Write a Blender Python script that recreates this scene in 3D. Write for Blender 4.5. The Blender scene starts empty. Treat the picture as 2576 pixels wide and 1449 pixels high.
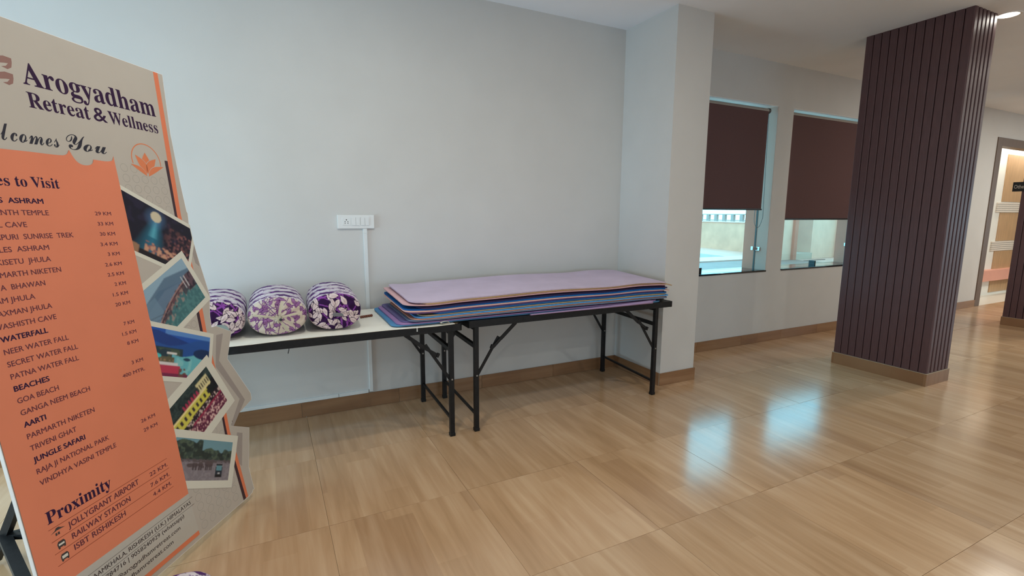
import bpy, bmesh, math, random
import numpy as np
from mathutils import Matrix, Vector
from mathutils.geometry import tessellate_polygon

random.seed(7)
S = bpy.context.scene
COL = S.collection
# ------------------------------------------------------------------ camera
cam_d = bpy.data.cameras.new('camera')
cam_d.sensor_width = 36.0
cam_d.lens = 17.2655
cam_d.clip_start = 0.05
cam_d.clip_end = 300
cam = bpy.data.objects.new('camera', cam_d)
COL.objects.link(cam)
CR, CP, CY = 0.004275173, -0.15001236, 0.46244722
_f = Vector((math.sin(CY)*math.cos(CP), math.cos(CY)*math.cos(CP), math.sin(CP)))
_r = Vector((math.cos(CY), -math.sin(CY), 0))
_u = _r.cross(_f)
_r2 = _r*math.cos(CR)+_u*math.sin(CR)
_u2 = _u*math.cos(CR)-_r*math.sin(CR)
cam.matrix_world = Matrix(((_r2.x, _u2.x, -_f.x, -3.034479), (_r2.y, _u2.y, -_f.y, -3.790012),
                           (_r2.z, _u2.z, -_f.z, 1.5), (0, 0, 0, 1)))
S.camera = cam
# ------------------------------------------------------------------ world, lights, exposure
S.view_settings.view_transform = 'Standard'
S.view_settings.look = 'None'
S.view_settings.exposure = 0.19
S.view_settings.gamma = 1.0
S.view_settings.use_curve_mapping = False
W = bpy.data.worlds.new('overcast_sky')
S.world = W
W.use_nodes = True
W.node_tree.nodes['Background'].inputs[0].default_value = (0.24, 0.72, 1.0, 1)
W.node_tree.nodes['Background'].inputs[1].default_value = 4.8
try:
    S.cycles.max_bounces = 8
    S.cycles.diffuse_bounces = 5
    S.cycles.glossy_bounces = 4
    S.cycles.transmission_bounces = 6
    S.cycles.transparent_max_bounces = 12
    S.cycles.use_denoising = True
    S.cycles.caustics_reflective = False
    S.cycles.caustics_refractive = False
    S.cycles.sample_clamp_indirect = 6.0
except Exception:
    pass


def area(name, loc, direction, sx, sy, power, color):
    l = bpy.data.lights.new(name, 'AREA')
    l.shape = 'RECTANGLE'
    l.size, l.size_y = sx, sy
    l.energy = power
    l.color = color
    o = bpy.data.objects.new(name, l)
    COL.objects.link(o)
    o.location = loc
    o.rotation_euler = Vector(direction).to_track_quat('-Z', 'Z').to_euler()
    return o


# daylight entering through the glazed openings of the hall's other walls
area('daylight_left_window', (-6.45, -1.05, 1.0), (1, 0.0, 0.0), 1.5, 1.8, 95, (0.56, 0.84, 1.0))
area('daylight_rear_windows', (-0.5, -9.35, 1.6), (0, 1, 0.5), 10.0, 2.4, 160, (0.60, 0.82, 1.0))
area('daylight_far_window', (14.85, -5.6, 1.9), (-1, 0.0, 0.40), 2.6, 2.0, 150, (0.50, 0.80, 1.0))
area('washroom_lamp', (9.8, 0.20, 2.85), (0, 0.35, -1), 4.2, 0.10, 22, (1.0, 0.93, 0.82))

H = 3.148       # ceiling
HB = 0.113      # skirting height


# ------------------------------------------------------------------ helpers
def obj(name, mesh, mat=None, parent=None, kind=None, label=None, cat=None, group=None):
    o = bpy.data.objects.new(name, mesh)
    COL.objects.link(o)
    if mat is not None and len(mesh.materials) == 0:
        for m_ in (mat if isinstance(mat, (list, tuple)) else [mat]):
            mesh.materials.append(m_)
    if parent is not None:
        o.parent = parent
    tag(o, kind, label, cat, group)
    return o


def tag(o, kind=None, label=None, cat=None, group=None):
    if kind: o['kind'] = kind
    if label: o['label'] = label
    if cat: o['category'] = cat
    if group: o['group'] = group
    return o


def empty(name, loc=(0, 0, 0), rz=0, **k):
    o = bpy.data.objects.new(name, None)
    COL.objects.link(o)
    o.location = loc
    o.rotation_euler = (0, 0, rz)
    o.empty_display_size = 0.1
    return tag(o, **k)


class MB:
    def __init__(s):
        s.v, s.f, s.m = [], [], []

    def add(s, vs, fs, mi=0):
        b = len(s.v)
        s.v += [tuple(map(float, q)) for q in vs]
        s.f += [tuple(b+i for i in q) for q in fs]
        s.m += [mi]*len(fs)
        return s

    def box(s, x0, x1, y0, y1, z0, z1, bev=0.0, mi=0):
        if bev <= 0:
            vs = [(x0, y0, z0), (x1, y0, z0), (x1, y1, z0), (x0, y1, z0), (x0, y0, z1), (x1, y0, z1), (x1, y1, z1), (x0, y1, z1)]
            return s.add(vs, [(0, 3, 2, 1), (4, 5, 6, 7), (0, 1, 5, 4), (1, 2, 6, 5), (2, 3, 7, 6), (3, 0, 4, 7)], mi)
        bm = bmesh.new()
        bmesh.ops.create_cube(bm, size=1)
        for q in bm.verts:
            q.co = ((x0+x1)/2+q.co.x*(x1-x0), (y0+y1)/2+q.co.y*(y1-y0), (z0+z1)/2+q.co.z*(z1-z0))
        bmesh.ops.bevel(bm, geom=bm.edges[:], offset=bev, segments=2, affect='EDGES', profile=0.6)
        bm.verts.index_update()
        s.add([q.co[:] for q in bm.verts], [[w.index for w in fc.verts] for fc in bm.faces], mi)
        bm.free()
        return s

    def bar(s, a, b, w, h, up=(0, 0, 1), mi=0):
        a, b = Vector(a), Vector(b)
        d = (b-a).normalized()
        u = Vector(up)
        if abs(d.dot(u)) > 0.98: u = Vector((0, 1, 0))
        x = d.cross(u).normalized()
        y = x.cross(d).normalized()
        vs = []
        for p in (a, b):
            for sx, sy in ((-1, -1), (1, -1), (1, 1), (-1, 1)):
                vs.append(p+x*(sx*w/2)+y*(sy*h/2))
        return s.add(vs, [(3, 2, 1, 0), (4, 5, 6, 7), (0, 1, 5, 4), (1, 2, 6, 5), (2, 3, 7, 6), (3, 0, 4, 7)], mi)

    def tube(s, pts, r, n=10, mi=0, cap=True):
        pts = [Vector(p) for p in pts]
        rings = []
        up = Vector((0, 0, 1))
        for i, p in enumerate(pts):
            d = (pts[min(i+1, len(pts)-1)]-pts[max(i-1, 0)]).normalized()
            if abs(d.dot(up)) > 0.95: uu = Vector((0, 1, 0))
            else: uu = up
            x = d.cross(uu).normalized()
            y = x.cross(d)
            rr = r[i] if isinstance(r, (list, tuple)) else r
            rings.append([p+(x*math.cos(2*math.pi*k/n)+y*math.sin(2*math.pi*k/n))*rr for k in range(n)])
        vs = [q for g in rings for q in g]
        fs = []
        for i in range(len(pts)-1):
            for k in range(n):
                k2 = (k+1) % n
                fs.append((i*n+k, i*n+k2, (i+1)*n+k2, (i+1)*n+k))
        if cap:
            fs.append(tuple(range(n))[::-1])
            fs.append(tuple((len(pts)-1)*n+k for k in range(n)))
        return s.add(vs, fs, mi)

    def prism(s, poly, y0, y1, mi=0):
        """poly in (x,z), extruded from y0 (front) to y1."""
        n = len(poly)
        vs = [(x, y0, z) for x, z in poly]+[(x, y1, z) for x, z in poly]
        fs = []
        for a, b, c in tessellate_polygon([[Vector((p[0], p[1], 0)) for p in poly]]):
            fs.append((a, b, c)); fs.append((c+n, b+n, a+n))
        for i in range(n):
            j = (i+1) % n
            fs.append((i, i+n, j+n, j))
        return s.add(vs, fs, mi)

    def mesh(s, name='mesh', smooth=None):
        me = bpy.data.meshes.new(name)
        me.from_pydata(s.v, [], s.f)
        me.update()
        if any(s.m):
            me.polygons.foreach_set('material_index', s.m)
        bm = bmesh.new()
        bm.from_mesh(me)
        bmesh.ops.recalc_face_normals(bm, faces=bm.faces)
        bm.to_mesh(me)
        bm.free()
        if smooth is not None:
            me.polygons.foreach_set('use_smooth', [True]*len(me.polygons))
            me.set_sharp_from_angle(angle=math.radians(smooth))
        return me

    def build(s, name, mat, parent=None, smooth=None, **k):
        return obj(name, s.mesh(name, smooth), mat, parent, **k)


# ------------------------------------------------------------------ materials
def srgb(r, g, b):
    f = lambda c: (c/255/12.92) if c/255 <= 0.04045 else ((c/255+0.055)/1.055)**2.4
    return (f(r), f(g), f(b), 1)


def mat(name, col, rough=0.6, metal=0.0, spec=0.5, noise=0.0, nscale=20, bump=0.0, bscale=200, coat=0.0, stretch=None):
    m = bpy.data.materials.new(name)
    m.use_nodes = True
    nt = m.node_tree
    b = nt.nodes['Principled BSDF']
    col = tuple(col)+((1,) if len(col) == 3 else ())
    b.inputs['Base Color'].default_value = col
    b.inputs['Roughness'].default_value = rough
    b.inputs['Metallic'].default_value = metal
    b.inputs['Specular IOR Level'].default_value = spec
    if coat:
        b.inputs['Coat Weight'].default_value = coat
        b.inputs['Coat Roughness'].default_value = 0.1
    if noise or bump:
        tc = nt.nodes.new('ShaderNodeTexCoord')
        mp = nt.nodes.new('ShaderNodeMapping')
        nt.links.new(tc.outputs['Object'], mp.inputs[0])
        if stretch: mp.inputs['Scale'].default_value = stretch
    if noise:
        n = nt.nodes.new('ShaderNodeTexNoise')
        n.inputs['Scale'].default_value = nscale
        n.inputs['Detail'].default_value = 4
        nt.links.new(mp.outputs[0], n.inputs['Vector'])
        r = nt.nodes.new('ShaderNodeValToRGB')
        r.color_ramp.elements[0].position = 0.3
        r.color_ramp.elements[1].position = 0.7
        r.color_ramp.elements[0].color = tuple(c*(1-noise) for c in col[:3])+(1,)
        r.color_ramp.elements[1].color = tuple(min(1, c*(1+noise)) for c in col[:3])+(1,)
        nt.links.new(n.outputs[0], r.inputs[0])
        nt.links.new(r.outputs[0], b.inputs['Base Color'])
    if bump:
        n2 = nt.nodes.new('ShaderNodeTexNoise')
        n2.inputs['Scale'].default_value = bscale
        n2.inputs['Detail'].default_value = 3
        nt.links.new(mp.outputs[0], n2.inputs['Vector'])
        bp = nt.nodes.new('ShaderNodeBump')
        bp.inputs['Strength'].default_value = bump
        bp.inputs['Distance'].default_value = 0.002
        nt.links.new(n2.outputs[0], bp.inputs['Height'])
        nt.links.new(bp.outputs[0], b.inputs['Normal'])
    return m


def vcol_mat(name, rough=0.8, spec=0.3, bump=0.0, bscale=300):
    m = mat(name, (0.5, 0.5, 0.5), rough, spec=spec, bump=bump, bscale=bscale)
    a = m.node_tree.nodes.new('ShaderNodeVertexColor')
    a.layer_name = 'print'
    m.node_tree.links.new(a.outputs[0], m.node_tree.nodes['Principled BSDF'].inputs['Base Color'])
    return m


M_wall = mat('white_wall_paint', (0.60, 0.60, 0.59), 0.75, spec=0.25, noise=0.02, nscale=3, bump=0.08, bscale=60)
M_ceil = mat('ceiling_paint', (0.83, 0.88, 0.94), 0.8, spec=0.2, noise=0.02, nscale=2)
M_grout = mat('tile_grout', (0.36, 0.25, 0.155), 0.9)
M_black = mat('black_enamel', (0.007, 0.007, 0.008), 0.45, spec=0.3, noise=0.4, nscale=40, bump=0.15, bscale=150)
M_ply = mat('plywood', (0.36, 0.25, 0.14), 0.7, noise=0.15, nscale=8, stretch=(1, 12, 1))
M_sheet = mat('cream_sheet', (0.88, 0.86, 0.76), 0.45, spec=0.4, noise=0.04, nscale=4)
M_pvc = mat('white_pvc', (0.70, 0.74, 0.75), 0.35, spec=0.5)
M_plate = mat('white_switch_plastic', (0.72, 0.74, 0.74), 0.28, spec=0.5)
M_dark = mat('dark_socket_hole', (0.02, 0.02, 0.02), 0.6)
M_clad = mat('maroon_cladding', (0.094, 0.045, 0.049), 0.46, spec=0.5, noise=0.12, nscale=14, stretch=(6, 6, 0.6), bump=0.1, bscale=300)
M_groove = mat('cladding_groove', (0.012, 0.008, 0.009), 0.7)
M_blind = mat('blackout_blind_fabric', (0.120, 0.066, 0.066), 0.85, spec=0.2, noise=0.1, nscale=300, bump=0.3, bscale=900)
M_tube = mat('grey_blind_tube', (0.30, 0.28, 0.25), 0.5)
M_rail = mat('black_hem_bar', (0.01, 0.01, 0.012), 0.4)
M_granite = mat('polished_black_granite', (0.012, 0.014, 0.018), 0.08, spec=0.6)
M_chrome = mat('chrome', (0.55, 0.55, 0.56), 0.18, metal=1.0)
M_clamp = mat('dark_glass_clamp', (0.03, 0.03, 0.03), 0.3, metal=0.6)
M_seal = mat('glass_seal', (0.05, 0.045, 0.04), 0.5)
M_frame = mat('brown_door_frame', (0.135, 0.088, 0.060), 0.45, noise=0.15, nscale=12, stretch=(8, 8, 0.5))


M_pink = mat('beige_column_render', (0.64, 0.23, 0.15), 0.8, noise=0.05, nscale=4)


M_reveal_shade = mat('shade_toned_reveal', (0.54, 0.36, 0.29), 0.8)  # shade put into the colour: wall tone darkened, warmed against blue sky light
M_head_lit = mat('light_toned_head', (0.95, 0.88, 0.84), 0.7)  # brightened colour standing in for strong daylight on the window head


def glass_mat():
    m = bpy.data.materials.new('window_glass')
    m.use_nodes = True
    nt = m.node_tree
    nt.nodes.clear()
    o = nt.nodes.new('ShaderNodeOutputMaterial')
    t = nt.nodes.new('ShaderNodeBsdfTransparent')
    t.inputs[0].default_value = (0.93, 0.985, 0.97, 1)
    g = nt.nodes.new('ShaderNodeBsdfGlossy')
    g.inputs['Roughness'].default_value = 0.02
    f = nt.nodes.new('ShaderNodeFresnel')
    ge = nt.nodes.new('ShaderNodeNewGeometry')
    mr = nt.nodes.new('ShaderNodeMapRange')
    mr.inputs[3].default_value = 1.45
    mr.inputs[4].default_value = 1/1.45
    nt.links.new(ge.outputs['Backfacing'], mr.inputs[0])
    nt.links.new(mr.outputs[0], f.inputs[0])
    mx = nt.nodes.new('ShaderNodeMixShader')
    nt.links.new(f.outputs[0], mx.inputs[0])
    nt.links.new(t.outputs[0], mx.inputs[1])
    nt.links.new(g.outputs[0], mx.inputs[2])
    nt.links.new(mx.outputs[0], o.inputs[0])
    return m


M_glass = glass_mat()


def wood_tile_mat(name, base, dark, light, rough=0.2, skirting=False):
    """timber-print porcelain: strips of plank with grain running along local Y."""
    m = bpy.data.materials.new(name)
    m.use_nodes = True
    nt = m.node_tree
    N, L = nt.nodes.new, nt.links.new
    b = nt.nodes['Principled BSDF']
    tc = N('ShaderNodeTexCoord')
    oi = N('ShaderNodeObjectInfo')
    rnd = N('ShaderNodeVectorMath'); rnd.operation = 'SCALE'
    comb = N('ShaderNodeCombineXYZ')
    L(oi.outputs['Random'], comb.inputs[0]); L(oi.outputs['Random'], comb.inputs[1])
    rnd.inputs['Scale'].default_value = 37.0
    L(comb.outputs[0], rnd.inputs[0])
    add = N('ShaderNodeVectorMath'); add.operation = 'ADD'
    L(tc.outputs['Object'], add.inputs[0]); L(rnd.outputs[0], add.inputs[1])
    # strip index
    sep = N('ShaderNodeSeparateXYZ'); L(add.outputs[0], sep.inputs[0])
    mul = N('ShaderNodeMath'); mul.operation = 'MULTIPLY'; mul.inputs[1].default_value = 7.2
    L(sep.outputs[0], mul.inputs[0])
    fl = N('ShaderNodeMath'); fl.operation = 'FLOOR'; L(mul.outputs[0], fl.inputs[0])
    ym = N('ShaderNodeMath'); ym.operation = 'MULTIPLY_ADD'; ym.inputs[1].default_value = 0.9
    L(sep.outputs[1], ym.inputs[0])
    sh = N('ShaderNodeMath'); sh.operation = 'MULTIPLY'; sh.inputs[1].default_value = 0.37; L(fl.outputs[0], sh.inputs[0])
    L(sh.outputs[0], ym.inputs[2])
    fy = N('ShaderNodeMath'); fy.operation = 'FLOOR'; L(ym.outputs[0], fy.inputs[0])
    cid = N('ShaderNodeCombineXYZ'); L(fl.outputs[0], cid.inputs[0]); L(fy.outputs[0], cid.inputs[1])
    wn = N('ShaderNodeTexWhiteNoise'); wn.noise_dimensions = '3D'; L(cid.outputs[0], wn.inputs['Vector'])
    # grain
    mp = N('ShaderNodeMapping'); mp.inputs['Scale'].default_value = (26, 1.6, 1)
    L(add.outputs[0], mp.inputs[0])
    n1 = N('ShaderNodeTexNoise'); n1.inputs['Scale'].default_value = 1.0; n1.inputs['Detail'].default_value = 6
    n1.inputs['Distortion'].default_value = 0.6
    L(mp.outputs[0], n1.inputs['Vector'])
    mp2 = N('ShaderNodeMapping'); mp2.inputs['Scale'].default_value = (5.5, 0.75, 1)
    L(add.outputs[0], mp2.inputs[0])
    n2 = N('ShaderNodeTexNoise'); n2.inputs['Scale'].default_value = 1.0; n2.inputs['Detail'].default_value = 3
    n2.inputs['Distortion'].default_value = 1.2
    L(mp2.outputs[0], n2.inputs['Vector'])
    # value = 0.5 + ...
    a1 = N('ShaderNodeMath'); a1.operation = 'MULTIPLY'; a1.inputs[1].default_value = 0.55; L(n1.outputs[0], a1.inputs[0])
    a2 = N('ShaderNodeMath'); a2.operation = 'MULTIPLY_ADD'; a2.inputs[1].default_value = 0.75; L(n2.outputs[0], a2.inputs[0]); L(a1.outputs[0], a2.inputs[2])
    a3 = N('ShaderNodeMath'); a3.operation = 'MULTIPLY_ADD'; a3.inputs[1].default_value = 0.16; L(wn.outputs['Value'], a3.inputs[0]); L(a2.outputs[0], a3.inputs[2])
    cr = N('ShaderNodeValToRGB')
    e = cr.color_ramp.elements
    e[0].position = 0.42; e[0].color = dark
    e[1].position = 1.02; e[1].color = light
    k = e.new(0.70); k.color = base
    L(a3.outputs[0], cr.inputs[0])
    # some short darker plank ends
    gt = N('ShaderNodeMath'); gt.operation = 'GREATER_THAN'; gt.inputs[1].default_value = 0.93; L(wn.outputs['Value'], gt.inputs[0])
    mx = N('ShaderNodeMix'); mx.data_type = 'RGBA'; mx.blend_type = 'MULTIPLY'
    gm = N('ShaderNodeMath'); gm.operation = 'MULTIPLY'; gm.inputs[1].default_value = 0.55; L(gt.outputs[0], gm.inputs[0])
    L(gm.outputs[0], mx.inputs['Factor']); L(cr.outputs[0], mx.inputs['A']); mx.inputs['B'].default_value = (0.72, 0.66, 0.62, 1)
    # per tile tone
    hv = N('ShaderNodeHueSaturation')
    tv = N('ShaderNodeMapRange'); tv.inputs[3].default_value = 0.93; tv.inputs[4].default_value = 1.06
    L(oi.outputs['Random'], tv.inputs[0]); L(tv.outputs[0], hv.inputs['Value'])
    L(mx.outputs['Result'], hv.inputs['Color'])
    L(hv.outputs[0], b.inputs['Base Color'])
    rr = N('ShaderNodeMapRange'); rr.inputs[3].default_value = rough*0.85; rr.inputs[4].default_value = rough*1.25
    L(n2.outputs[0], rr.inputs[0]); L(rr.outputs[0], b.inputs['Roughness'])
    b.inputs['Specular IOR Level'].default_value = 0.75
    bp = N('ShaderNodeBump'); bp.inputs['Strength'].default_value = 0.05; bp.inputs['Distance'].default_value = 0.001
    L(n1.outputs[0], bp.inputs['Height']); L(bp.outputs[0], b.inputs['Normal'])
    return m


M_tile = wood_tile_mat('timber_print_floor_tile', (0.515, 0.325, 0.182, 1), (0.40, 0.240, 0.125, 1), (0.63, 0.43, 0.265, 1), 0.17)
M_skirt = wood_tile_mat('timber_print_skirting', (0.27, 0.140, 0.066, 1), (0.185, 0.090, 0.041, 1), (0.35, 0.21, 0.115, 1), 0.3)
M_skirt_end = mat('skirting_edge', (0.42, 0.36, 0.27), 0.6)

# ================================================================== STRUCTURE
XL, XR, YB = -6.5, 14.9, -9.4
# ---- floor: tiles are parts
floor = MB().box(XL-0.3, XR+0.3, YB-0.3, 0.0, -0.12, -0.004).build('floor', M_grout, kind='structure', label='floor of timber-print tiles')
TX, TY = 0.7155, 0.7245
bm_t = MB().box(-TX/2+0.0008, TX/2-0.0008, -TY/2+0.0008, TY/2-0.0008, -0.010, 0.0)
tile_me = bm_t.mesh('tile')
tile_me.materials.append(M_tile)
tile_n = 0
ix0 = -6
for j in range(0, 11):
    for i in range(-9, 18):
        x = 0.012+(i+0.5)*TX
        y = -0.0+0.0-(j+0.5)*TY+0.004
        if x-TX/2 < XL-0.01 or x+TX/2 > XR: continue
        if j > 6 or (i > 10 and j > 3): continue
        far = j > 5
        o = bpy.data.objects.new('tile', tile_me)
        COL.objects.link(o)
        o.parent = floor
        o.location = (x, y, random.uniform(-0.0006, 0.0004))
        o.rotation_euler = (random.uniform(-.0009, .0009), random.uniform(-.0009, .0009), 0)
        tile_n += 1
# remaining tiles out of the picture in one piece
mb = MB()
for j in range(0, 13):
    for i in range(-9, 21):
        x = 0.012+(i+0.5)*TX
        y = -(j+0.5)*TY+0.004
        if x-TX/2 < XL-0.01 or x+TX/2 > XR: continue
        if not (j > 6 or (i > 10 and j > 3) or i >= 18): continue
        mb.add([(x-TX/2+.0012, y-TY/2+.0012, -0.0003), (x+TX/2-.0012, y-TY/2+.0012, -0.0003), (x+TX/2-.0012, y+TY/2-.0012, -0.0003), (x-TX/2+.0012, y+TY/2-.0012, -0.0003)], [(0, 1, 2, 3)])
mb.build('tile_field', M_tile, floor, kind='stuff')

# ---- ceiling
MB().box(XL-0.3, XR+0.3, YB-0.3, 0.32, H, H+0.2).build('ceiling', M_ceil, kind='structure', label='plain white ceiling')


def wall_xz(x0, x1, z0, z1, holes, yf, yb):
    """solid wall in the xz plane with rectangular holes (hx0,hx1,hz0,hz1); front face at yf, back at yb."""
    m = MB()
    xs = sorted({x0, x1}|{h[0] for h in holes}|{h[1] for h in holes})
    zs = sorted({z0, z1}|{h[2] for h in holes}|{h[3] for h in holes})
    inside = lambda a, b: any(h[0] <= a <= h[1] and h[2] <= b <= h[3] for h in holes)
    for i in range(len(xs)-1):
        for j in range(len(zs)-1):
            a, b, c, d = xs[i], xs[i+1], zs[j], zs[j+1]
            if inside((a+b)/2, (c+d)/2): continue
            m.add([(a, yf, c), (b, yf, c), (b, yf, d), (a, yf, d)], [(0, 1, 2, 3)])
            m.add([(a, yb, c), (b, yb, c), (b, yb, d), (a, yb, d)], [(3, 2, 1, 0)])
    for a, b, c, d in holes:
        m.add([(a, yf, c), (a, yf, d), (a, yb, d), (a, yb, c)], [(0, 1, 2, 3)])
        m.add([(b, yf, c), (b, yf, d), (b, yb, d), (b, yb, c)], [(3, 2, 1, 0)])
        m.add([(a, yf, c), (b, yf, c), (b, yb, c), (a, yb, c)], [(3, 2, 1, 0)])
        m.add([(a, yf, d), (b, yf, d), (b, yb, d), (a, yb, d)], [(0, 1, 2, 3)])
    m.add([(x0, yf, z1), (x1, yf, z1), (x1, yb, z1), (x0, yb, z1)], [(0, 1, 2, 3)])
    me = bpy.data.meshes.new('wall')
    me.from_pydata(m.v, [], m.f)
    me.update()
    return me


WZ0, WZ1 = 0.855, 2.700
W1 = (0.93, 2.165)
W2 = (2.432, 4.02)
D1 = (7.640, 10.4)
wb = obj('wall_back', wall_xz(XL, 5.0, 0, H, [(W1[0], W1[1], WZ0, WZ1), (W2[0], W2[1], WZ0, WZ1)], 0.0, 0.315), M_wall, kind='structure', label='long white wall')
obj('wall_doorway', wall_xz(5.0, XR, 0, H, [(D1[0], D1[1], 0.0, 2.62)], 0.0, 0.12), M_wall, kind='structure', label='end of the long wall with the washroom doorway')
# pier projecting from the back wall
MB().box(0.0, 0.40, -0.637, 0.0, 0, H).build('wall_pier', M_wall, kind='structure', label='white pier projecting from the long wall')
# the walls behind and beside the camera
mw = MB()
for (a, b, c, d) in [(YB, 0.315, 0, H)]:
    mw.box(XL-0.25, XL, a, b, c, d)
mw.build('wall_left', M_wall, kind='structure')
mw = MB()
for (a, b, c, d) in [(XL, XR, 0, H)]:
    mw.box(a, b, YB-0.25, YB, c, d)
mw.build('wall_rear', M_wall, kind='structure')
mw = MB()
for (a, b, c, d) in [(YB, 0.315, 0, H)]:
    mw.box(XR, XR+0.25, a, b, c, d)
mw.build('wall_right', M_wall, kind='structure')


# ---- skirting tiles (parts)
def skirting(name, a, b, face, n0=None):
    """a->b along the wall foot; face = outward normal (2D). Pieces 0.72 long with light joints."""
    a, b, face = Vector(a), Vector(b), Vector(face)
    Ltot = (b-a).length
    d = (b-a).normalized()
    root = MB().bar((a.x+face.x*0.003, a.y+face.y*0.003, HB/2-0.001), (b.x+face.x*0.003, b.y+face.y*0.003, HB/2-0.001), 0.006, HB-0.002).build(name, M_skirt_end, kind='structure')
    n = max(1, round(Ltot/0.72))
    me = MB().box(-HB/2+.0005, HB/2-.0005, -Ltot/n/2+0.0012, Ltot/n/2-0.0012, 0, 0.006).mesh('tile')
    me.materials.append(M_skirt)
    for i in range(n):
        c = a+d*(Ltot*(i+0.5)/n)+face*0.006
        o = bpy.data.objects.new('tile', me)
        COL.objects.link(o)
        # local y -> d ; local z -> face ; local x -> vertical
        X = Vector((0, 0, 1)) if Vector((d.x, d.y, 0)).cross(Vector((face.x, face.y, 0))).z > 0 else Vector((0, 0, -1))
        Y, Z = Vector((d.x, d.y, 0)), Vector((face.x, face.y, 0))
        X = Y.cross(Z)
        o.matrix_world = Matrix(((X.x, Y.x, Z.x, c.x), (X.y, Y.y, Z.y, c.y), (X.z, Y.z, Z.z, HB/2+0.001), (0, 0, 0, 1)))
        mwm = o.matrix_world.copy()
        o.parent = root
        o.matrix_world = mwm
    return root


skirting('baseboard_back', (-5.76, 0), (0, 0), (0, -1))
skirting('baseboard_pier_side', (0, -0.637), (0, -0.012), (-1, 0))
skirting('baseboard_pier_front', (-0.012, -0.637), (0.412, -0.637), (0, -1))
skirting('baseboard_pier_right', (0.40, -0.637), (0.40, -0.012), (1, 0))
skirting('baseboard_window_wall', (0.412, 0), (7.47, 0), (0, -1))


# ---- clad pillars
def pillar(name, x0, x1, y0, y1, label, rough_cols=None):
    core = MB().box(x0+0.014, x1-0.014, y0+0.014, y1-0.014, 0, H).build(name, M_groove, kind='structure', label=label)
    nx = round((x1-x0)/0.0672)
    ny = round((y1-y0)/0.0672)

    def rib(w, par, loc, rz):
        bm = MB()
        prof = [(-w/2, 0), (-w/2, 0.010), (-w/2+0.004, 0.014), (w/2-0.004, 0.014), (w/2, 0.010), (w/2, 0)]
        vs, fs = [], []
        for z in (HB+0.002, H-0.0005):
            vs += [(p[0], -p[1], z) for p in prof]
        for i in range(5):
            fs.append((i, i+1, i+7, i+6))
        fs += [tuple(range(6)), tuple(range(11, 5, -1))]
        return bm.add(vs, fs).mesh('slat')
    mex = rib((x1-x0)/nx-0.018, None, None, 0); mex.materials.append(M_clad)
    mey = rib((y1-y0)/ny-0.005, None, None, 0); mey.materials.append(M_clad)
    for k in range(nx):
        cx = x0+(x1-x0)*(k+0.5)/nx
        for yy, rz in ((y0+0.014, 0), (y1-0.014, math.pi)):
            o = bpy.data.objects.new('slat', mex); COL.objects.link(o); o.parent = core
            o.location = (cx, yy, 0); o.rotation_euler = (0, 0, rz)
    for k in range(ny):
        cy = y0+(y1-y0)*(k+0.5)/ny
        for xx, rz in ((x0+0.014, -math.pi/2), (x1-0.014, math.pi/2)):
            o = bpy.data.objects.new('slat', mey); COL.objects.link(o); o.parent = core
            o.location = (xx, cy, 0); o.rotation_euler = (0, 0, rz)
    t = 0.007
    for (a, b, c, d) in ((x0-t, x1+t, y0-t, y0+.014), (x0-t, x1+t, y1-.014, y1+t), (x0-t, x0+.014, y0+.014, y1-.014), (x1-.014, x1+t, y0+.014, y1-.014)):
        MB().box(a, b, c, d, 0, HB-0.002, 0.0008).build('skirting_tile', M_skirt, core)
        MB().box(a, b, c, d, HB-0.002, HB+0.001).build('grout_line', M_skirt_end, core)
    return core


pillar('pillar', 2.108, 2.492, -1.685, -0.882, 'maroon slatted pillar in front of the windows')
pillar('pillar', 6.082, 6.466, -1.640, -0.826, 'maroon slatted pillar at the right picture edge by the doorway')

# ---- windows
for n_, (a, b) in (('window_1', W1), ('window_2', W2)):
    w = empty(n_, (0, 0, 0), kind='structure')
    MB().box(a, b, 0.156, 0.166, WZ0+0.012, WZ1-0.004).build('glass_pane', M_glass, w)
    sl = MB()
    sl.box(a, b, 0.0, 0.33, WZ0-0.006, WZ0+0.006, 0.001)
    sl.build('window_sill', M_granite, w)
    MB().box(a+0.01, b+0.004, -0.006, 0.02, WZ0-0.012, WZ0+0.006, 0.0015).build('sill_edge', M_granite, w)
    MB().box(a, a+0.006, 0.15, 0.172, WZ0, WZ1).build('glass_seal', M_seal, w)
    MB().box(b-0.006, b, 0.15, 0.172, WZ0, WZ1).build('glass_seal', M_seal, w)
    MB().box(b-0.004, b+0.0, 0.17, 0.32, WZ0, WZ1).build('outer_reveal', M_pink, w)
    MB().box(a, a+0.004, 0.17, 0.32, WZ0, WZ1).build('outer_reveal', M_pink, w)
    MB().box(b-0.003, b, 0.001, 0.150, WZ0+0.006, WZ1-0.003).build('shaded_inner_reveal', M_reveal_shade, w)
    MB().box(a, a+0.003, 0.001, 0.150, WZ0+0.006, WZ1-0.003).build('shaded_inner_reveal', M_reveal_shade, w)
    MB().box(a, b, 0.001, 0.315, WZ1-0.003, WZ1).build('lit_head_reveal', M_head_lit, w)
    hc = empty('patch_fitting'); hc.parent = w
    MB().box(b-0.055, b-0.004, 0.146, 0.176, 1.085, 1.130, 0.003).build('patch_plate', M_chrome, hc)
    MB().box(b-0.012, b, 0.09, 0.15, 1.080, 1.125, 0.004).build('hinge_leaf', M_chrome, hc)
for x_, wx_, wn_ in ((1.215, 0.05, 'window_1'), (3.275, 0.02, 'window_2')):
    MB().box(x_, x_+wx_, 0.12, 0.20, WZ0+0.006, WZ0+0.062, 0.002).build('glass_clamp', M_clamp, bpy.data.objects[wn_])


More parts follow.
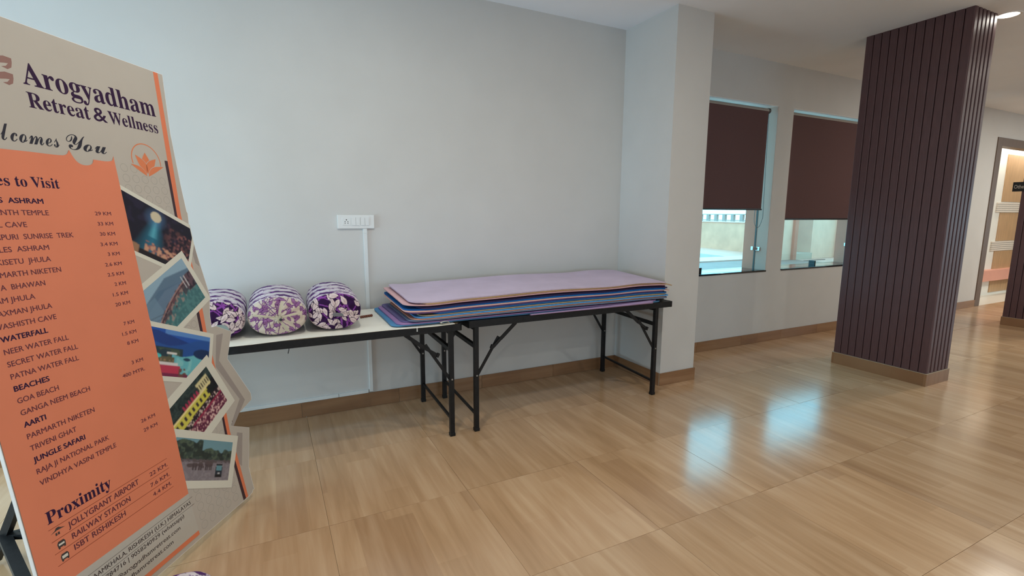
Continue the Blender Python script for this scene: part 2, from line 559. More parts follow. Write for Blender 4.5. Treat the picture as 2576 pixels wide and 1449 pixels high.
# ---- doorway to the washroom
d = empty('door_1', (0, 0, 0), kind='structure')
MB().box(7.472, 7.640, -0.012, 0.13, 0, 2.74, 0.004).build('door_jamb', M_frame, d)
MB().box(10.4, 10.58, -0.012, 0.13, 0, 2.74, 0.004).build('door_jamb', M_frame, d)
MB().box(7.640, 10.4, -0.012, 0.13, 2.612, 2.74, 0.004).build('door_head', M_frame, d)
M_wfloor = mat('pale_washroom_floor', (0.78, 0.75, 0.66), 0.3)
M_wwall = mat('pale_washroom_wall', (0.80, 0.80, 0.74), 0.4)
M_orange_tile = mat('honey_wall_tile', (0.50, 0.32, 0.17), 0.3, noise=0.12, nscale=5, stretch=(6, 1, 0.7))
M_ribtile = mat('ribbed_cream_border', (0.68, 0.62, 0.54), 0.4)
MB().box(7.2, 12.6, 0.0, 0.75, -0.12, 0.002).build('floor_washroom', M_wfloor, kind='structure')
wr = MB()
wr.box(7.2, 12.6, 0.47, 0.6, 0, 2.9)
wr.build('wall_washroom', M_wwall, kind='structure')
MB().box(7.1, 7.2, 0.12, 0.6, 0, 2.9).build('wall_washroom_left', M_wwall, kind='structure')
MB().box(12.6, 12.7, 0.12, 0.6, 0, 2.9).build('wall_washroom_right', M_wwall, kind='structure')
MB().box(7.1, 12.7, 0.12, 0.6, 2.9, 3.0).build('ceiling_washroom', M_wwall, kind='structure')
ww = bpy.data.objects['wall_washroom']
for k in range(4):
    xa = 9.28+k*0.68
    for z0, z1 in ((0.05, 0.84), (1.03, 1.56), (1.76, 2.62)):
        MB().box(xa, xa+0.676, 0.455, 0.47, z0, z1, 0.002).build('tile', M_orange_tile, ww)
for z0 in (0.845, 1.565):
    for r in range(5):
        MB().box(9.10, 12.5, 0.446, 0.47, z0+r*0.037, z0+r*0.037+0.031, 0.004).build('ribbed_border', M_ribtile, ww)

# ---- outdoors
M_deck = mat('pale_pool_deck', (0.70, 0.34, 0.25), 0.6, noise=0.05, nscale=3)
M_deck2 = mat('blue_grey_paving', (0.26, 0.13, 0.10), 0.6, noise=0.15, nscale=2)
M_cope = mat('white_coping', (0.80, 0.48, 0.40), 0.4)
M_water = mat('pool_water', (0.05, 0.42, 0.60), 0.08, spec=0.6, bump=0.3, bscale=6)
M_rend = mat('pale_green_render', (0.72, 0.325, 0.20), 0.8, noise=0.12, nscale=3, bump=0.2, bscale=20)
M_rend_d = mat('grey_render', (0.28, 0.12, 0.085), 0.8, noise=0.2, nscale=3)
M_paleb = mat('pale_blue_block', (0.60, 0.42, 0.32), 0.6)
g = MB().box(-8, 30, 0.35, 25, 0.30, 0.498).build('ground_outside', M_deck, kind='structure')
MB().box(-8, 7.6, 2.62, 3.62, 0.497, 0.503).build('paving_strip', M_deck2, kind='structure')
mb = MB()
mb.add([(-6, 3.63, 0.503), (7.3, 3.63, 0.503), (7.3, 4.32, 0.503), (-6, 4.32, 0.503), (-6, 3.63, 0.53), (7.3, 3.63, 0.53), (7.3, 4.32, 0.53), (-6, 4.32, 0.53)],
       [(0, 3, 2, 1), (4, 5, 6, 7), (0, 1, 5, 4), (1, 2, 6, 5), (2, 3, 7, 6), (3, 0, 4, 7)])
mb.build('pool_coping', M_cope, kind='structure')
MB().add([(-6, 4.32, 0.515), (6.75, 4.32, 0.515), (6.9, 5.4, 0.515), (6.2, 9.0, 0.515), (-6, 9.0, 0.515)], [(0, 1, 2, 3, 4)]).build('pool_water', M_water, kind='structure')
mb = MB()
pl = [(9.6, 11.5), (8.97, 7.23), (8.55, 5.20), (7.90, 4.22)]
for (a, b) in zip(pl[:-1], pl[1:]):
    mb.bar((a[0]+.1, a[1], 0.89), (b[0]+.1, b[1], 0.89), 0.2, 0.80)
mb.build('garden_wall', M_rend, kind='structure')
mb = MB()
for (a, b) in zip(pl[:-1], pl[1:]):
    mb.bar((a[0]+.1, a[1], 1.30), (b[0]+.1, b[1], 1.30), 0.26, 0.03)
mb.build('wall_coping', M_cope, bpy.data.objects['garden_wall'])
bal = empty('balustrade', (8.9, 6.8, 1.31), label='pale railing on the garden wall beyond the pool', cat='railing')
M_rl = mat('painted_rail', (0.36, 0.24, 0.20), 0.5)
p0, p1 = Vector((9.55, 10.5)), Vector((8.60, 5.3))
for k in range(16):
    t_ = k/15
    q = p0.lerp(p1, t_)
    MB().box(-0.04, 0.04, -0.05, 0.05, 0.0, 0.20, 0.004).build('post', M_rl, bal).location = (q.x+0.1-8.9, q.y-6.8, 0)
for z in (0.03, 0.20):
    mr = MB(); mr.bar((p0.x+.1-8.9, p0.y-6.8, z), (p1.x+.1-8.9, p1.y-6.8, z), 0.06, 0.025)
    mr.build('rail', M_rl, bal)
MB().box(-7, 16, 0.315, 1.25, 2.98, 3.12).build('added_shade_slab', M_rend, kind='structure')  # unseen slab, added to keep direct sky light off the window jambs
# neighbouring wing seen through the second window
wing = MB()
wing.box(6.9, 7.50, 3.30, 3.7, 0.5, 2.45)
wing.box(8.21, 9.12, 3.30, 3.7, 0.5, 2.45)
wing.box(9.12, 13.5, 3.45, 3.7, 0.5, 2.45)
wing.box(7.50, 8.21, 3.30, 4.1, 2.25, 2.45)
wing_o = wing.build('neighbouring_wing', mat('pale_wing_render', (0.95, 0.55, 0.40), 0.8, noise=0.08, nscale=3, bump=0.2, bscale=20), label='pale rendered wing across the pool court', cat='building')
MB().box(7.50, 7.61, 3.24, 3.6, 0.5, 2.25).build('pilaster', M_pink, wing_o)
MB().box(7.61, 7.67, 3.40, 3.6, 0.62, 2.25).build('recess_trim', mat('brown_trim', (0.14, 0.10, 0.07), 0.6), wing_o)
MB().box(7.67, 7.77, 3.36, 3.6, 0.62, 2.25).build('recess_trim', M_rend, wing_o)
MB().box(7.60, 8.21, 3.9, 4.1, 0.5, 2.25).build('recess_wall', M_rend_d, wing_o)
MB().box(7.56, 8.21, 3.26, 3.9, 0.5, 0.64).build('sill_block', M_paleb, wing_o)
MB().box(9.12, 9.62, 3.22, 3.5, 0.5, 2.45).build('pilaster', M_pink, wing_o)
MB().box(7.55, 8.3, 3.0, 3.02, 0.498, 0.512).build('gutter_edge', M_deck2, wing_o)

# ================================================================== THINGS
# ---- roller blinds
def blind(x0, x1, zb, label, chain):
    r = empty('roller_blind', ((x0+x1)/2, 0.05, 2.645), label=label, cat='blind', group='roller blinds in the windows')
    cx = (x0+x1)/2
    MB().tube([(x0-cx, 0.0, 0.0), (x1-cx+0.012, 0, 0)], 0.026, 20).build('roller_tube', M_tube, r, smooth=40)
    MB().tube([(x1-cx+0.012, 0, 0), (x1-cx+0.035, 0, 0)], 0.030, 20).build('end_bracket', M_rail, r, smooth=40)
    MB().tube([(x0-cx-0.02, 0, 0), (x0-cx, 0, 0)], 0.030, 20).build('end_bracket', M_rail, r, smooth=40)
    nx, nz = 12, 10
    m_ = MB()
    vs = []
    for s_ in (0, 1):
        for j in range(nz+1):
            for i in range(nx+1):
                x = x0-cx+(x1-x0)*i/nx
                z = -0.008-(2.645-zb-0.008)*j/nz
                y = -0.024+0.0012*math.sin(i*0.9)*math.sin(j*0.5)+s_*0.0012
                vs.append((x, y, z))
    fs = []
    K = (nx+1)*(nz+1)
    for j in range(nz):
        for i in range(nx):
            a = j*(nx+1)+i
            fs.append((a, a+1, a+nx+2, a+nx+1)); fs.append((K+a+nx+1, K+a+nx+2, K+a+1, K+a))
    for j in range(nz):
        a = j*(nx+1); fs.append((a, a+nx+1, K+a+nx+1, K+a)); a += nx; fs.append((a, K+a, K+a+nx+1, a+nx+1))
    m_.add(vs, fs).build('blind_fabric', M_blind, r)
    MB().box(x0-cx-0.002, x1-cx+0.004, -0.032, -0.014, zb-2.645-0.006, zb-2.645+0.012, 0.003).build('bottom_bar', M_rail, r)
    if chain:
        pts = []
        xc = x1-cx+0.026
        for k in range(13): pts.append((xc-0.030-0.030*k/12, 0.03, -0.02-1.17*k/12))
        for k in range(1, 12):
            t_ = math.pi*k/12
            pts.append((xc-0.02-0.045*math.cos(t_)+0.005, 0.03-0.03*k/12, -1.20-0.09*math.sin(t_)))
        for k in range(13): pts.append((xc+0.045-0.018*k/12*2, 0.0, -1.18+1.17*k/12))
        MB().tube(pts, 0.0032, 6).build('pull_chain', mat('chain_grey', (0.18, 0.19, 0.19), 0.5), r)
    return r


blind(0.965, 2.040, 1.557, 'dark brown roller blind with a pull chain, next to the white pier', True)
blind(2.462, 3.960, 1.447, 'dark brown roller blind partly hidden by the maroon pillar', False)

# ---- switch board, conduit, raceway
sb = empty('switch_board', (-2.436, 0, 1.437), label='white socket and switch plate on the wall above the bolsters', cat='switch')
MB().box(-0.131, 0.131, -0.016, 0, -0.050, 0.050, 0.004).build('cover_plate', M_plate, sb)
MB().box(-0.098, -0.040, -0.0185, -0.014, -0.026, 0.030, 0.0015).build('socket_module', M_plate, sb)
so = [c for c in sb.children if c.name.startswith('socket_module')][0]
for (x, z, r) in ((-0.069, 0.014, 0.0042), (-0.079, 0.001, 0.0032), (-0.059, 0.001, 0.0032), (-0.079, -0.011, 0.0032), (-0.059, -0.011, 0.0032)):
    MB().tube([(x, -0.0188, z), (x, -0.0150, z)], r, 12).build('socket_hole', M_dark, so)
for k, x in enumerate((-0.033, -0.0025, 0.032, 0.0625)):
    m_ = MB()
    t_ = 0.0025 if k % 2 else -0.0025
    m_.prism([(x, -0.026), (x+0.028, -0.026), (x+0.028, 0.030), (x, 0.030)], -0.0185-abs(t_), -0.014)
    sw = m_.build('rocker_switch', M_plate, sb)
cd = empty('wiring_conduit', (-2.374, 0, 0), label='white vertical wiring conduit running down from the switch plate', cat='conduit')
MB().box(-0.0135, 0.0135, -0.013, 0, 0.122, 1.386, 0.0015).build('trunking', M_pvc, cd)
MB().box(-0.0145, 0.0145, -0.0142, 0, 1.35, 1.384, 0.0015).build('joint_cap', M_pvc, cd)
rc = empty('wiring_raceway', (-3.4, 0, 0.1275), label='white raceway lying along the top of the skirting', cat='conduit')
MB().box(-2.36, 0.782, -0.012, 0, -0.0125, 0.0125, 0.001).build('trunking', M_pvc, rc)
MB().box(0.785, 1.003, -0.013, 0, -0.0125, 0.0125, 0.001).build('trunking', M_pvc, rc)


# ---- folding tables
def table(x0, x1, lx0, lx1, zt, label, ply_mat):
    yF, yB = -0.800, -0.055
    ex = (x0+x1)/2
    r = empty('folding_table', (ex, 0, 0), label=label, cat='table', group='black folding tables along the wall')
    a, b = x0-ex, x1-ex
    ap = MB()
    hgt = 0.047
    ap.box(a, b, yF, yF+0.005, zt-hgt, zt, 0.001)
    ap.box(a, b, yB-0.005, yB, zt-hgt, zt, 0.001)
    ap.box(a, a+0.005, yF, yB, zt-hgt, zt)
    ap.box(b-0.005, b, yF, yB, zt-hgt, zt)
    for (p, q) in ((a, yF), (b, yF)):
        ap.tube([(p+(0.012 if p == a else -0.012), q+0.012, zt-hgt-0.001), (p+(0.012 if p == a else -0.012), q+0.012, zt-0.0005)], 0.013, 12)
    for t_ in (0.33, 0.66):
        ap.box(a+(b-a)*t_-0.012, a+(b-a)*t_+0.012, yF+0.005, yB-0.005, zt-0.030, zt-0.0145)
    ap.build('apron_frame', M_black, r)
    MB().box(a+0.006, b-0.006, yF+0.006, yB-0.006, zt-0.014, zt-0.0005, 0.001).build('tabletop', ply_mat, r)
    for lx, inw in ((lx0-ex, 1), (lx1-ex, -1)):
        for y in (-0.772, -0.085):
            lg = MB().box(lx-0.0155, lx+0.0155, y-0.0155, y+0.0155, 0.0, zt-0.02, 0.002).build('leg', M_black, r)
            MB().box(lx-0.018, lx+0.018, y-0.018, y+0.018, 0.0, 0.022, 0.002).build('leg_cap', M_black, lg)
            # folding stay
            top = (lx+inw*0.305, y, zt-0.047); piv = (lx+inw*0.185, y-0.004, 0.640); leg = (lx+inw*0.010, y, 0.402); knob = (lx+inw*0.085, y-0.004, 0.572)
            if inw == 1: knob = (lx+0.125, y-0.004, 0.585)
            st = MB()
            st.bar(top, piv, 0.007, 0.024)
            st.bar(piv, knob, 0.007, 0.020)
            st.build('folding_stay', M_black, r)
            MB().bar((piv[0]-inw*0.012, y+0.006, piv[2]+0.016), leg, 0.007, 0.020).build('folding_stay', M_black, r)
            MB().bar((knob[0]-0.014*(1), y-0.004, knob[2]-0.006), (knob[0]-0.002, y-0.004, knob[2]+0.020), 0.016, 0.016).build('stay_catch', M_black, r)
            MB().tube([(leg[0]-inw*0.01, y-0.019, leg[2]), (leg[0]-inw*0.01, y+0.019, leg[2])], 0.006, 8).build('bolt', mat_bolt, r)
        MB().bar((lx, -0.765, 0.604), (lx, -0.09, 0.622), 0.024, 0.026).build('crossbar', M_black, r)
        MB().bar((lx, -0.765, 0.118), (lx, -0.09, 0.150), 0.015, 0.016).build('stretcher', M_black, r)
        MB().bar((lx, -0.75, zt-0.06), (lx, -0.10, zt-0.06), 0.028, 0.024).build('hinge_bar', M_black, r)
    return r


mat_bolt = mat('worn_bolt', (0.35, 0.34, 0.32), 0.4, metal=0.8)
ZT = 0.787
table(-3.78, -1.915, -3.60, -1.982, ZT-0.004, 'black folding table under the bolsters with a cream sheet on top', M_ply)
table(-1.868, -0.062, -1.803, -0.208, ZT+0.004, 'black folding table under the stack of yoga mats', M_black)

# cream sheet on the left table: thin, wavy front edge, small curled loop at right
nx, ny = 90, 12
vs, fs = [], []
sx0, sx1 = -3.79, -1.965
for s_ in (0, 1):
    for j in range(ny+1):
        for i in range(nx+1):
            x = sx0+(sx1-sx0)*i/nx
            yf = -0.803-0.010*math.sin(x*5.1)-0.006*math.sin(x*11.3)
            y = yf+(-0.060-yf)*j/ny
            z = ZT-0.0032+0.0012*abs(math.sin(x*6+j*.7))+0.0022*(1-s_)
            if j == 0: z += 0.0006*math.sin(x*9)-0.0006
            vs.append((x, y, z))
K = (nx+1)*(ny+1)
for j in range(ny):
    for i in range(nx):
        a = j*(nx+1)+i
        fs.append((a, a+1, a+nx+2, a+nx+1)); fs.append((K+a+nx+1, K+a+nx+2, K+a+1, K+a))
for i in range(nx):
    fs.append((i, K+i, K+i+1, i+1)); a = ny*(nx+1)+i; fs.append((a, a+1, K+a+1, K+a))
for j in range(ny):
    a = j*(nx+1); fs.append((a, a+nx+1, K+a+nx+1, K+a)); a += nx; fs.append((a, K+a, K+a+nx+1, a+nx+1))
sheet = MB().add(vs, fs).build('table_sheet', M_sheet, smooth=40, label='cream plastic sheet covering the table under the bolsters', cat='sheet')
lp = MB()
pts = []
for k in range(13):
    t_ = 2*math.pi*k/12
    pts.append((-2.030+0.030*math.cos(t_)-0.0, 0, ZT+0.012+0.008*math.sin(t_)))
for i in range(12):
    a, b = pts[i], pts[i+1]
    lp.add([(a[0], -0.812, a[2]), (b[0], -0.812, b[2]), (b[0], -0.70, b[2]), (a[0], -0.70, a[2])], [(0, 1, 2, 3)])
lp.build('sheet_curl', M_sheet, sheet, smooth=60)
# small clips / tags
MB().box(-2.2195, -2.2125, -0.8035, -0.8015, 0.758, 0.789).build('cord_end', M_pvc, label='short white cord end hanging over the left table front', cat='cord')
MB().tube([(-2.958, -0.790, 0.742), (-2.961, -0.793, 0.725), (-2.966, -0.792, 0.706)], 0.0022, 6).build('wire_end', M_black, label='short dark wire hanging under the left table', cat='wire')
# bead string
bd = empty('bead_string', (-2.45, -0.362, ZT), label='short string of red-brown beads beside the rightmost bolster', cat='beads')
M_bead = mat('red_brown_bead', (0.16, 0.045, 0.02), 0.4)
for k in range(6):
    bmx = bmesh.new(); bmesh.ops.create_uvsphere(bmx, u_segments=12, v_segments=8, radius=0.0095)
    me = bpy.data.meshes.new('bead'); bmx.to_mesh(me); bmx.free(); me.polygons.foreach_set('use_smooth', [True]*len(me.polygons))
    obj('bead', me, M_bead, bd).location = (-0.036+k*0.0145, -0.012+k*0.005, 0.0085)


# ---- paint rasters -------------------------------------------------
def lin(c): return np.array(srgb(*c)[:3])


def leaf_field(Hh, Ww, seed, bg, leaf, edge, nleaf, L, wr, vine=None, wrap=True):
    rng = np.random.RandomState(seed)
    img = np.tile(lin(bg), (Hh, Ww, 1))
    yy, xx = np.mgrid[0:Hh, 0:Ww]
    if vine:
        for k in range(7):
            x0_, y0_ = rng.rand()*Ww, rng.rand()*Hh
            a_ = rng.rand()*6.28
            for q in range(120):
                a_ += rng.uniform(-.16, .19)
                x0_ += math.cos(a_)*L*0.12; y0_ += math.sin(a_)*L*0.12
                xi, yi = int(x0_) % Ww, int(y0_) % Hh
                r_ = max(2, int(L*0.07))
                img[max(0, yi-r_):yi+r_, max(0, xi-r_):xi+r_] = lin(vine)
    for k in range(nleaf):
        cx_, cy_ = rng.rand()*Ww, rng.rand()*Hh
        a_ = rng.rand()*math.pi*2
        l_ = L*rng.uniform(.75, 1.2); w_ = l_*wr
        R_ = int(l_*0.75)+2
        ys = np.arange(int(cy_)-R_, int(cy_)+R_); xs = np.arange(int(cx_)-R_, int(cx_)+R_)
        gx, gy = np.meshgrid(xs-cx_, ys-cy_)
        u_ = gx*math.cos(a_)+gy*math.sin(a_); v_ = -gx*math.sin(a_)+gy*math.cos(a_)
        t_ = np.clip(1-(2*u_/l_)**2, 0, 1)
        hw = w_/2*t_*(1+0.35*u_/l_*2)
        body = np.abs(v_) < hw
        rim = (np.abs(v_) < hw+L*0.055) & (np.abs(u_) < l_*0.53)
        vein = body & (np.abs(v_) < L*0.022) & (u_ > -l_*0.3) & (u_ < l_*0.25)
        yi = np.mod(ys, Hh)[:, None]+np.zeros_like(gx, int); xi = np.mod(xs, Ww)[None, :]+np.zeros_like(gx, int)
        sub = img[yi, xi]
        sub[rim] = lin(edge)
        sub[body] = lin(leaf)
        sub[vein] = lin(edge)*0.5+lin(leaf)*0.5
        img[yi, xi] = sub
    return img


M_fab = vcol_mat('printed_cotton', 0.85, 0.2, bump=0.25, bscale=500)
M_fabd = mat('grey_cloth_patch', (0.16, 0.16, 0.17), 0.9)


def bolster(name_label, loc, rz, Wd, Hd, Ln, seed, front, patch, ground=False, group='patterned bolsters in a row on the left table'):
    """axis along local y, front cap towards -y."""
    nth, ncap, nlen = 300, 40, 150
    n_ = 2.25
    prof = []   # (scale, y)
    for k in range(ncap+1):
        s_ = k/ncap
        prof.append((s_*0.84, -Ln/2-0.002+0.018*s_**3+0.012*math.exp(-(s_/0.10)**2)))
    for k in range(1, 13):
        t_ = k/12*math.pi/2
        prof.append((0.84+0.16*math.sin(t_), -Ln/2+0.016+0.085*(1-math.cos(t_))))
    for k in range(1, nlen):
        y_ = -Ln/2+0.101+(Ln-0.156)*k/nlen
        bulge = 1.0+0.012*math.sin(k/nlen*math.pi)-0.012*math.exp(-((k/nlen-0.28)/0.02)**2)-0.010*math.exp(-((k/nlen-0.62)/0.02)**2)
        prof.append((bulge, y_))
    for k in range(8, -1, -1):
        t_ = k/8*math.pi/2
        prof.append((0.90+0.10*math.sin(t_), Ln/2-0.008-0.045*(1-math.cos(t_))))
    for k in range(5, -1, -1):
        prof.append((0.90*k/6, Ln/2))
    th = np.linspace(0, 2*math.pi, nth, endpoint=False)
    ct, st_ = np.cos(th), np.sin(th)
    ex_ = 2/n_
    X0 = np.sign(ct)*np.abs(ct)**ex_*Wd/2
    Z0 = np.sign(st_)*np.abs(st_)**ex_*Hd/2
    P = []
    for (s_, y_) in prof:
        crease = 0.0035*np.sin(th*9+seed+y_*20)*min(1, s_*1.2)
        rr = 1+crease
        if s_ < 0.84 and y_ < 0:
            yy_ = y_+0.004*np.sin(th*11+seed)*s_
        else: yy_ = np.full(nth, y_)
        P.append(np.stack([X0*s_*rr, yy_, Z0*s_*rr], 1))
    V = np.concatenate(P)
    R_ = len(prof)
    idx = np.arange(nth); nxt = (idx+1) % nth
    F = []
    for i in range(R_-1):
        F.append(np.stack([i*nth+idx, i*nth+nxt, (i+1)*nth+nxt, (i+1)*nth+idx], 1))
    F = np.concatenate(F)
    me = bpy.data.meshes.new('bolster_cover')
    me.from_pydata(V.tolist(), [], F.tolist())
    me.update()
    # colour: bands along the length
    PX = 640  # px per metre
    DP, WH, LI = (52, 18, 72), (214, 206, 214), (150, 96, 168)
    A_ = leaf_field(460, 700, seed+1, (84, 48, 106), (206, 190, 204), (92, 56, 114), 330, 40, 0.40, vine=(128, 72, 150))
    B_ = leaf_field(460, 700, seed+2, (206, 200, 206), (222, 216, 222), (132, 100, 150), 190, 42, 0.34)
    if front == 'purple':
        C_ = leaf_field(400, 560, seed+3, (46, 16, 62), (216, 196, 196), (38, 12, 52), 60, 92, 0.44, vine=(132, 66, 150))
    else:
        C_ = leaf_field(400, 560, seed+3, (206, 192, 178), (150, 104, 152), (84, 30, 92), 64, 66, 0.36, vine=(118, 70, 128))
    cols = np.zeros((len(V), 3))
    arc = np.arctan2(V[:, 2]/Hd, V[:, 0]/Wd)
    u_ = ((arc/(2*math.pi)+0.5)*(Wd+Hd)*1.6*PX).astype(int)
    v_ = ((V[:, 1]+Ln/2)*PX).astype(int)
    ringi = np.repeat(np.arange(R_), nth)
    cap = ringi <= ncap+7
    band = ((V[:, 1]+Ln/2+0.02*np.sin(arc*2+seed)+0.010*np.sin(arc*9+seed)+0.006*np.sin(arc*23))/0.150)
    bi = (band % 1.0)
    isA = bi > 0.50
    side = np.where(isA[:, None], A_[v_ % 460, u_ % 700], B_[(v_*1) % 460, u_ % 700])
    seam = (np.abs(bi-0.50) < 0.05) | (bi < 0.05)
    side[seam] = lin((216, 210, 214))
    cc = C_[np.clip(((V[:, 2]/Hd+0.5)*380).astype(int), 0, 399), np.clip(((V[:, 0]/Wd+0.5)*540).astype(int), 0, 559)]
    if front != 'purple':
        rad = np.hypot(V[:, 0]/Wd, V[:, 2]/Hd)
        for a0 in (1.35, -1.2, 0.2, 2.9):
            da = np.abs((arc-a0+math.pi) % (2*math.pi)-math.pi)
            sel = (da < 0.20-0.3*rad) & (rad < 0.42)
            cc[sel] = lin((198, 188, 166))
    cols = np.where(cap[:, None], cc, side)
    ca = me.color_attributes.new('print', 'FLOAT_COLOR', 'POINT')
    ca.data.foreach_set('color', np.concatenate([cols, np.ones((len(cols), 1))], 1).ravel())
    me.polygons.foreach_set('use_smooth', [True]*len(me.polygons))
    root = empty('bolster', loc, rz, label=name_label, cat='bolster', group=group)
    zz = Hd/2+0.001
    c = obj('cover', me, M_fab, root); c.location = (0, 0, zz)
    if patch == 'knot':
        m_ = MB()
        for k in range(7):
            a_ = k/7*6.28
            m_.tube([(0.0, -Ln/2+0.004, zz-0.012), (0.014*math.cos(a_), -Ln/2+0.003, zz-0.012+0.014*math.sin(a_)), (0.034*math.cos(a_+.3), -Ln/2+0.004, zz-0.012+0.034*math.sin(a_+.3))], [0.011, 0.009, 0.003], 8)
        m_.build('gathered_knot', mat('cream_cotton', (0.50, 0.46, 0.36), 0.9), root, smooth=60)
        MB().tube([(0.012, -Ln/2-0.012, zz-0.012), (0.014, -Ln/2-0.006, zz-0.012)], 0.008, 10).build('knot_hole', M_dark, root)
    elif patch == 'oblong':
        m_ = MB(); pts = []
        for k in range(16):
            a_ = 2*math.pi*k/16; pts.append((0.012+0.032*math.cos(a_), zz-0.012+0.011*math.sin(a_)-0.1*0.03*math.cos(a_)))
        m_.prism(pts, -Ln/2-0.010, -Ln/2+0.004).build('end_opening', M_fabd, root)
    elif patch == 'round':
        m_ = MB(); pts = []
        for k in range(24):
            a_ = 2*math.pi*k/24; pts.append((0.030+0.044*math.cos(a_), 0.062+0.038*math.sin(a_)))
        m_.prism(pts, -Ln/2-0.004, -Ln/2+0.010).build('end_patch', mat('sage_patch', (0.24, 0.30, 0.29), 0.85), root)
    return root


BZ = ZT+0.002
bolster('rightmost bolster on the table, purple end with cream leaves, next to the beads', (-2.672, -0.40, BZ), math.radians(-3), 0.312, 0.228, 0.62, 11, 'purple', 'oblong')
bolster('middle bolster on the table, cream end with purple leaves and a gathered knot', (-3.003, -0.405, BZ), math.radians(0), 0.320, 0.228, 0.62, 23, 'cream', 'knot')
bolster('leftmost bolster on the table, purple end with a sage round patch, behind the banner edge', (-3.330, -0.40, BZ), math.radians(1), 0.312, 0.222, 0.62, 37, 'purple', 'round')
bolster('purple patterned bolster lying on the floor in front of the banner', (-3.372, -2.085, 0.0), math.radians(12), 0.29, 0.210, 0.56, 51, 'purple', None, group='bolster on the floor')


# ---- yoga mats ------------------------------------------------------
def mat_surface(name_, x0, x1, y0, y1, zfun, th, material, rad=0.05, nx=70, ny=10, rot=0.0):
    vs, fs = [], []
    xs = [x0+rad*(1-math.cos(math.pi/2*k/5)) for k in range(5)]+list(np.linspace(x0+rad, x1-rad, nx-9))+[x1-rad*(1-math.cos(math.pi/2*(4-k)/5)) for k in range(5)]
    nx_ = len(xs)-1
    for s_ in (0, 1):
        for j in range(ny+1):
            for i, x in enumerate(xs):
                dx = min(x-x0, x1-x)
                cut = rad-math.sqrt(max(0, rad*rad-(rad-dx)**2)) if dx < rad else 0
                a, b = y0+cut, y1-cut
                y = a+(b-a)*j/ny
                z = zfun(x, y)+(th if s_ == 0 else 0)
                xr = x+rot*(y-(y0+y1)/2); yr = y-rot*(x-(x0+x1)/2)
                vs.append((xr, yr, z))
    K_ = (nx_+1)*(ny+1)
    for j in range(ny):
        for i in range(nx_):
            a = j*(nx_+1)+i
            fs.append((a, a+1, a+nx_+2, a+nx_+1)); fs.append((K_+a+nx_+1, K_+a+nx_+2, K_+a+1, K_+a))
    for i in range(nx_):
        fs.append((i, K_+i, K_+i+1, i+1)); a = ny*(nx_+1)+i; fs.append((a, a+1, K_+a+1, K_+a))
    for j in range(ny):
        a = j*(nx_+1); fs.append((a, a+nx_+1, K_+a+nx_+1, K_+a)); a += nx_; fs.append((a, K_+a, K_+a+nx_+1, a+nx_+1))
    return MB().add(vs, fs).mesh(name_, 50)


def mat_col(nm, c, n=0.06):
    return mat('foam_'+nm, srgb(*c)[:3], 0.8, spec=0.25, noise=n, nscale=5, bump=0.2, bscale=400)


# bottom -> top : colour name, rgb, left x, right x, front y, rot, thickness, label
STACK = [
    ('sky_blue', (84, 140, 186), -2.360, -0.16, -0.782, 0.010, 0.0085, 'bright blue yoga mat at the bottom of the stack, its corner on the cream sheet'),
    ('lilac_purple', (160, 128, 178), -2.330, -0.20, -0.786, 0.004, 0.0085, 'purple yoga mat second from the stack bottom, with a wide purple left corner'),
    ('slate_violet', (104, 98, 142), -2.300, -0.12, -0.765, 0.0, 0.0080, 'slate violet yoga mat above the purple bottom mat'),
    ('slate_grey', (108, 122, 148), -2.262, -0.10, -0.806, 0.004, 0.0085, 'slate grey yoga mat under the orange-peach one near the stack bottom'),
    ('orange_peach', (214, 152, 128), -2.245, -0.11, -0.802, 0.0, 0.0055, 'orange-peach yoga mat with its rounded left corner showing low in the stack'),
    ('pale_blue', (88, 158, 220), -2.218, -0.09, -0.806, 0.006, 0.0085, 'light blue yoga mat under the tan one in the lower half of the stack'),
    ('tan', (176, 154, 122), -2.190, -0.12, -0.802, 0.006, 0.0070, 'tan yoga mat with its corner showing in the lower half of the stack'),
    ('cobalt', (36, 92, 156), -2.105, -0.10, -0.800, 0.0, 0.0105, 'cobalt blue yoga mat that starts further right than its neighbours'),
    ('plum', (112, 84, 134), -2.275, -0.13, -0.795, -0.004, 0.0090, 'plum yoga mat in the middle of the stack, under the pale peach one'),
    ('pale_peach', (222, 180, 172), -2.290, -0.07, -0.802, 0.0, 0.0055, 'pale peach yoga mat with a light front edge in the middle of the stack'),
    ('deep_blue', (16, 100, 176), -2.285, -0.11, -0.790, 0.010, 0.0085, 'deep blue yoga mat with a wide left corner in the upper half of the stack'),
    ('navy', (48, 46, 90), -2.200, -0.08, -0.788, 0.0, 0.0105, 'navy yoga mat under the maroon one in the upper half of the stack'),
    ('maroon', (62, 34, 58), -2.190, -0.10, -0.780, 0.002, 0.0100, 'dark maroon yoga mat under the rose one in the upper half of the stack'),
    ('rose', (214, 174, 178), -2.290, -0.11, -0.798, 0.006, 0.0055, 'rose yoga mat third from the top of the stack'),
    ('beige_brown', (184, 152, 112), -2.170, -0.035, -0.792, 0.0, 0.0075, 'beige-brown yoga mat just under the top one, sticking out at the right end'),
    ('pale_lilac', (196, 182, 204), -2.250, -0.105, -0.792, 0.008, 0.0085, 'pale lilac yoga mat lying on top of the stack'),
]


def stack_z(level):
    # level 0..1 ; bottom lies flat on the two tables, the rest follows gentle waves
    def zf(x, y):
        front = (y+0.42)/0.36            # -1 at the front edge, +1 at the rear
        z = 0.0
        z += 0.018*level*front*0.9        # rises towards the wall
        z -= 0.014*level*math.exp(-((x+2.12)/0.16)**2)
        z += 0.016*level*math.exp(-((x+0.42)/0.22)**2)
        z -= 0.030*level*max(0, (x+0.20)/0.15)**1.6 if x > -0.20 else 0
        z += 0.007*level*math.sin(x*4.3+level*0.4)
        return z
    return zf


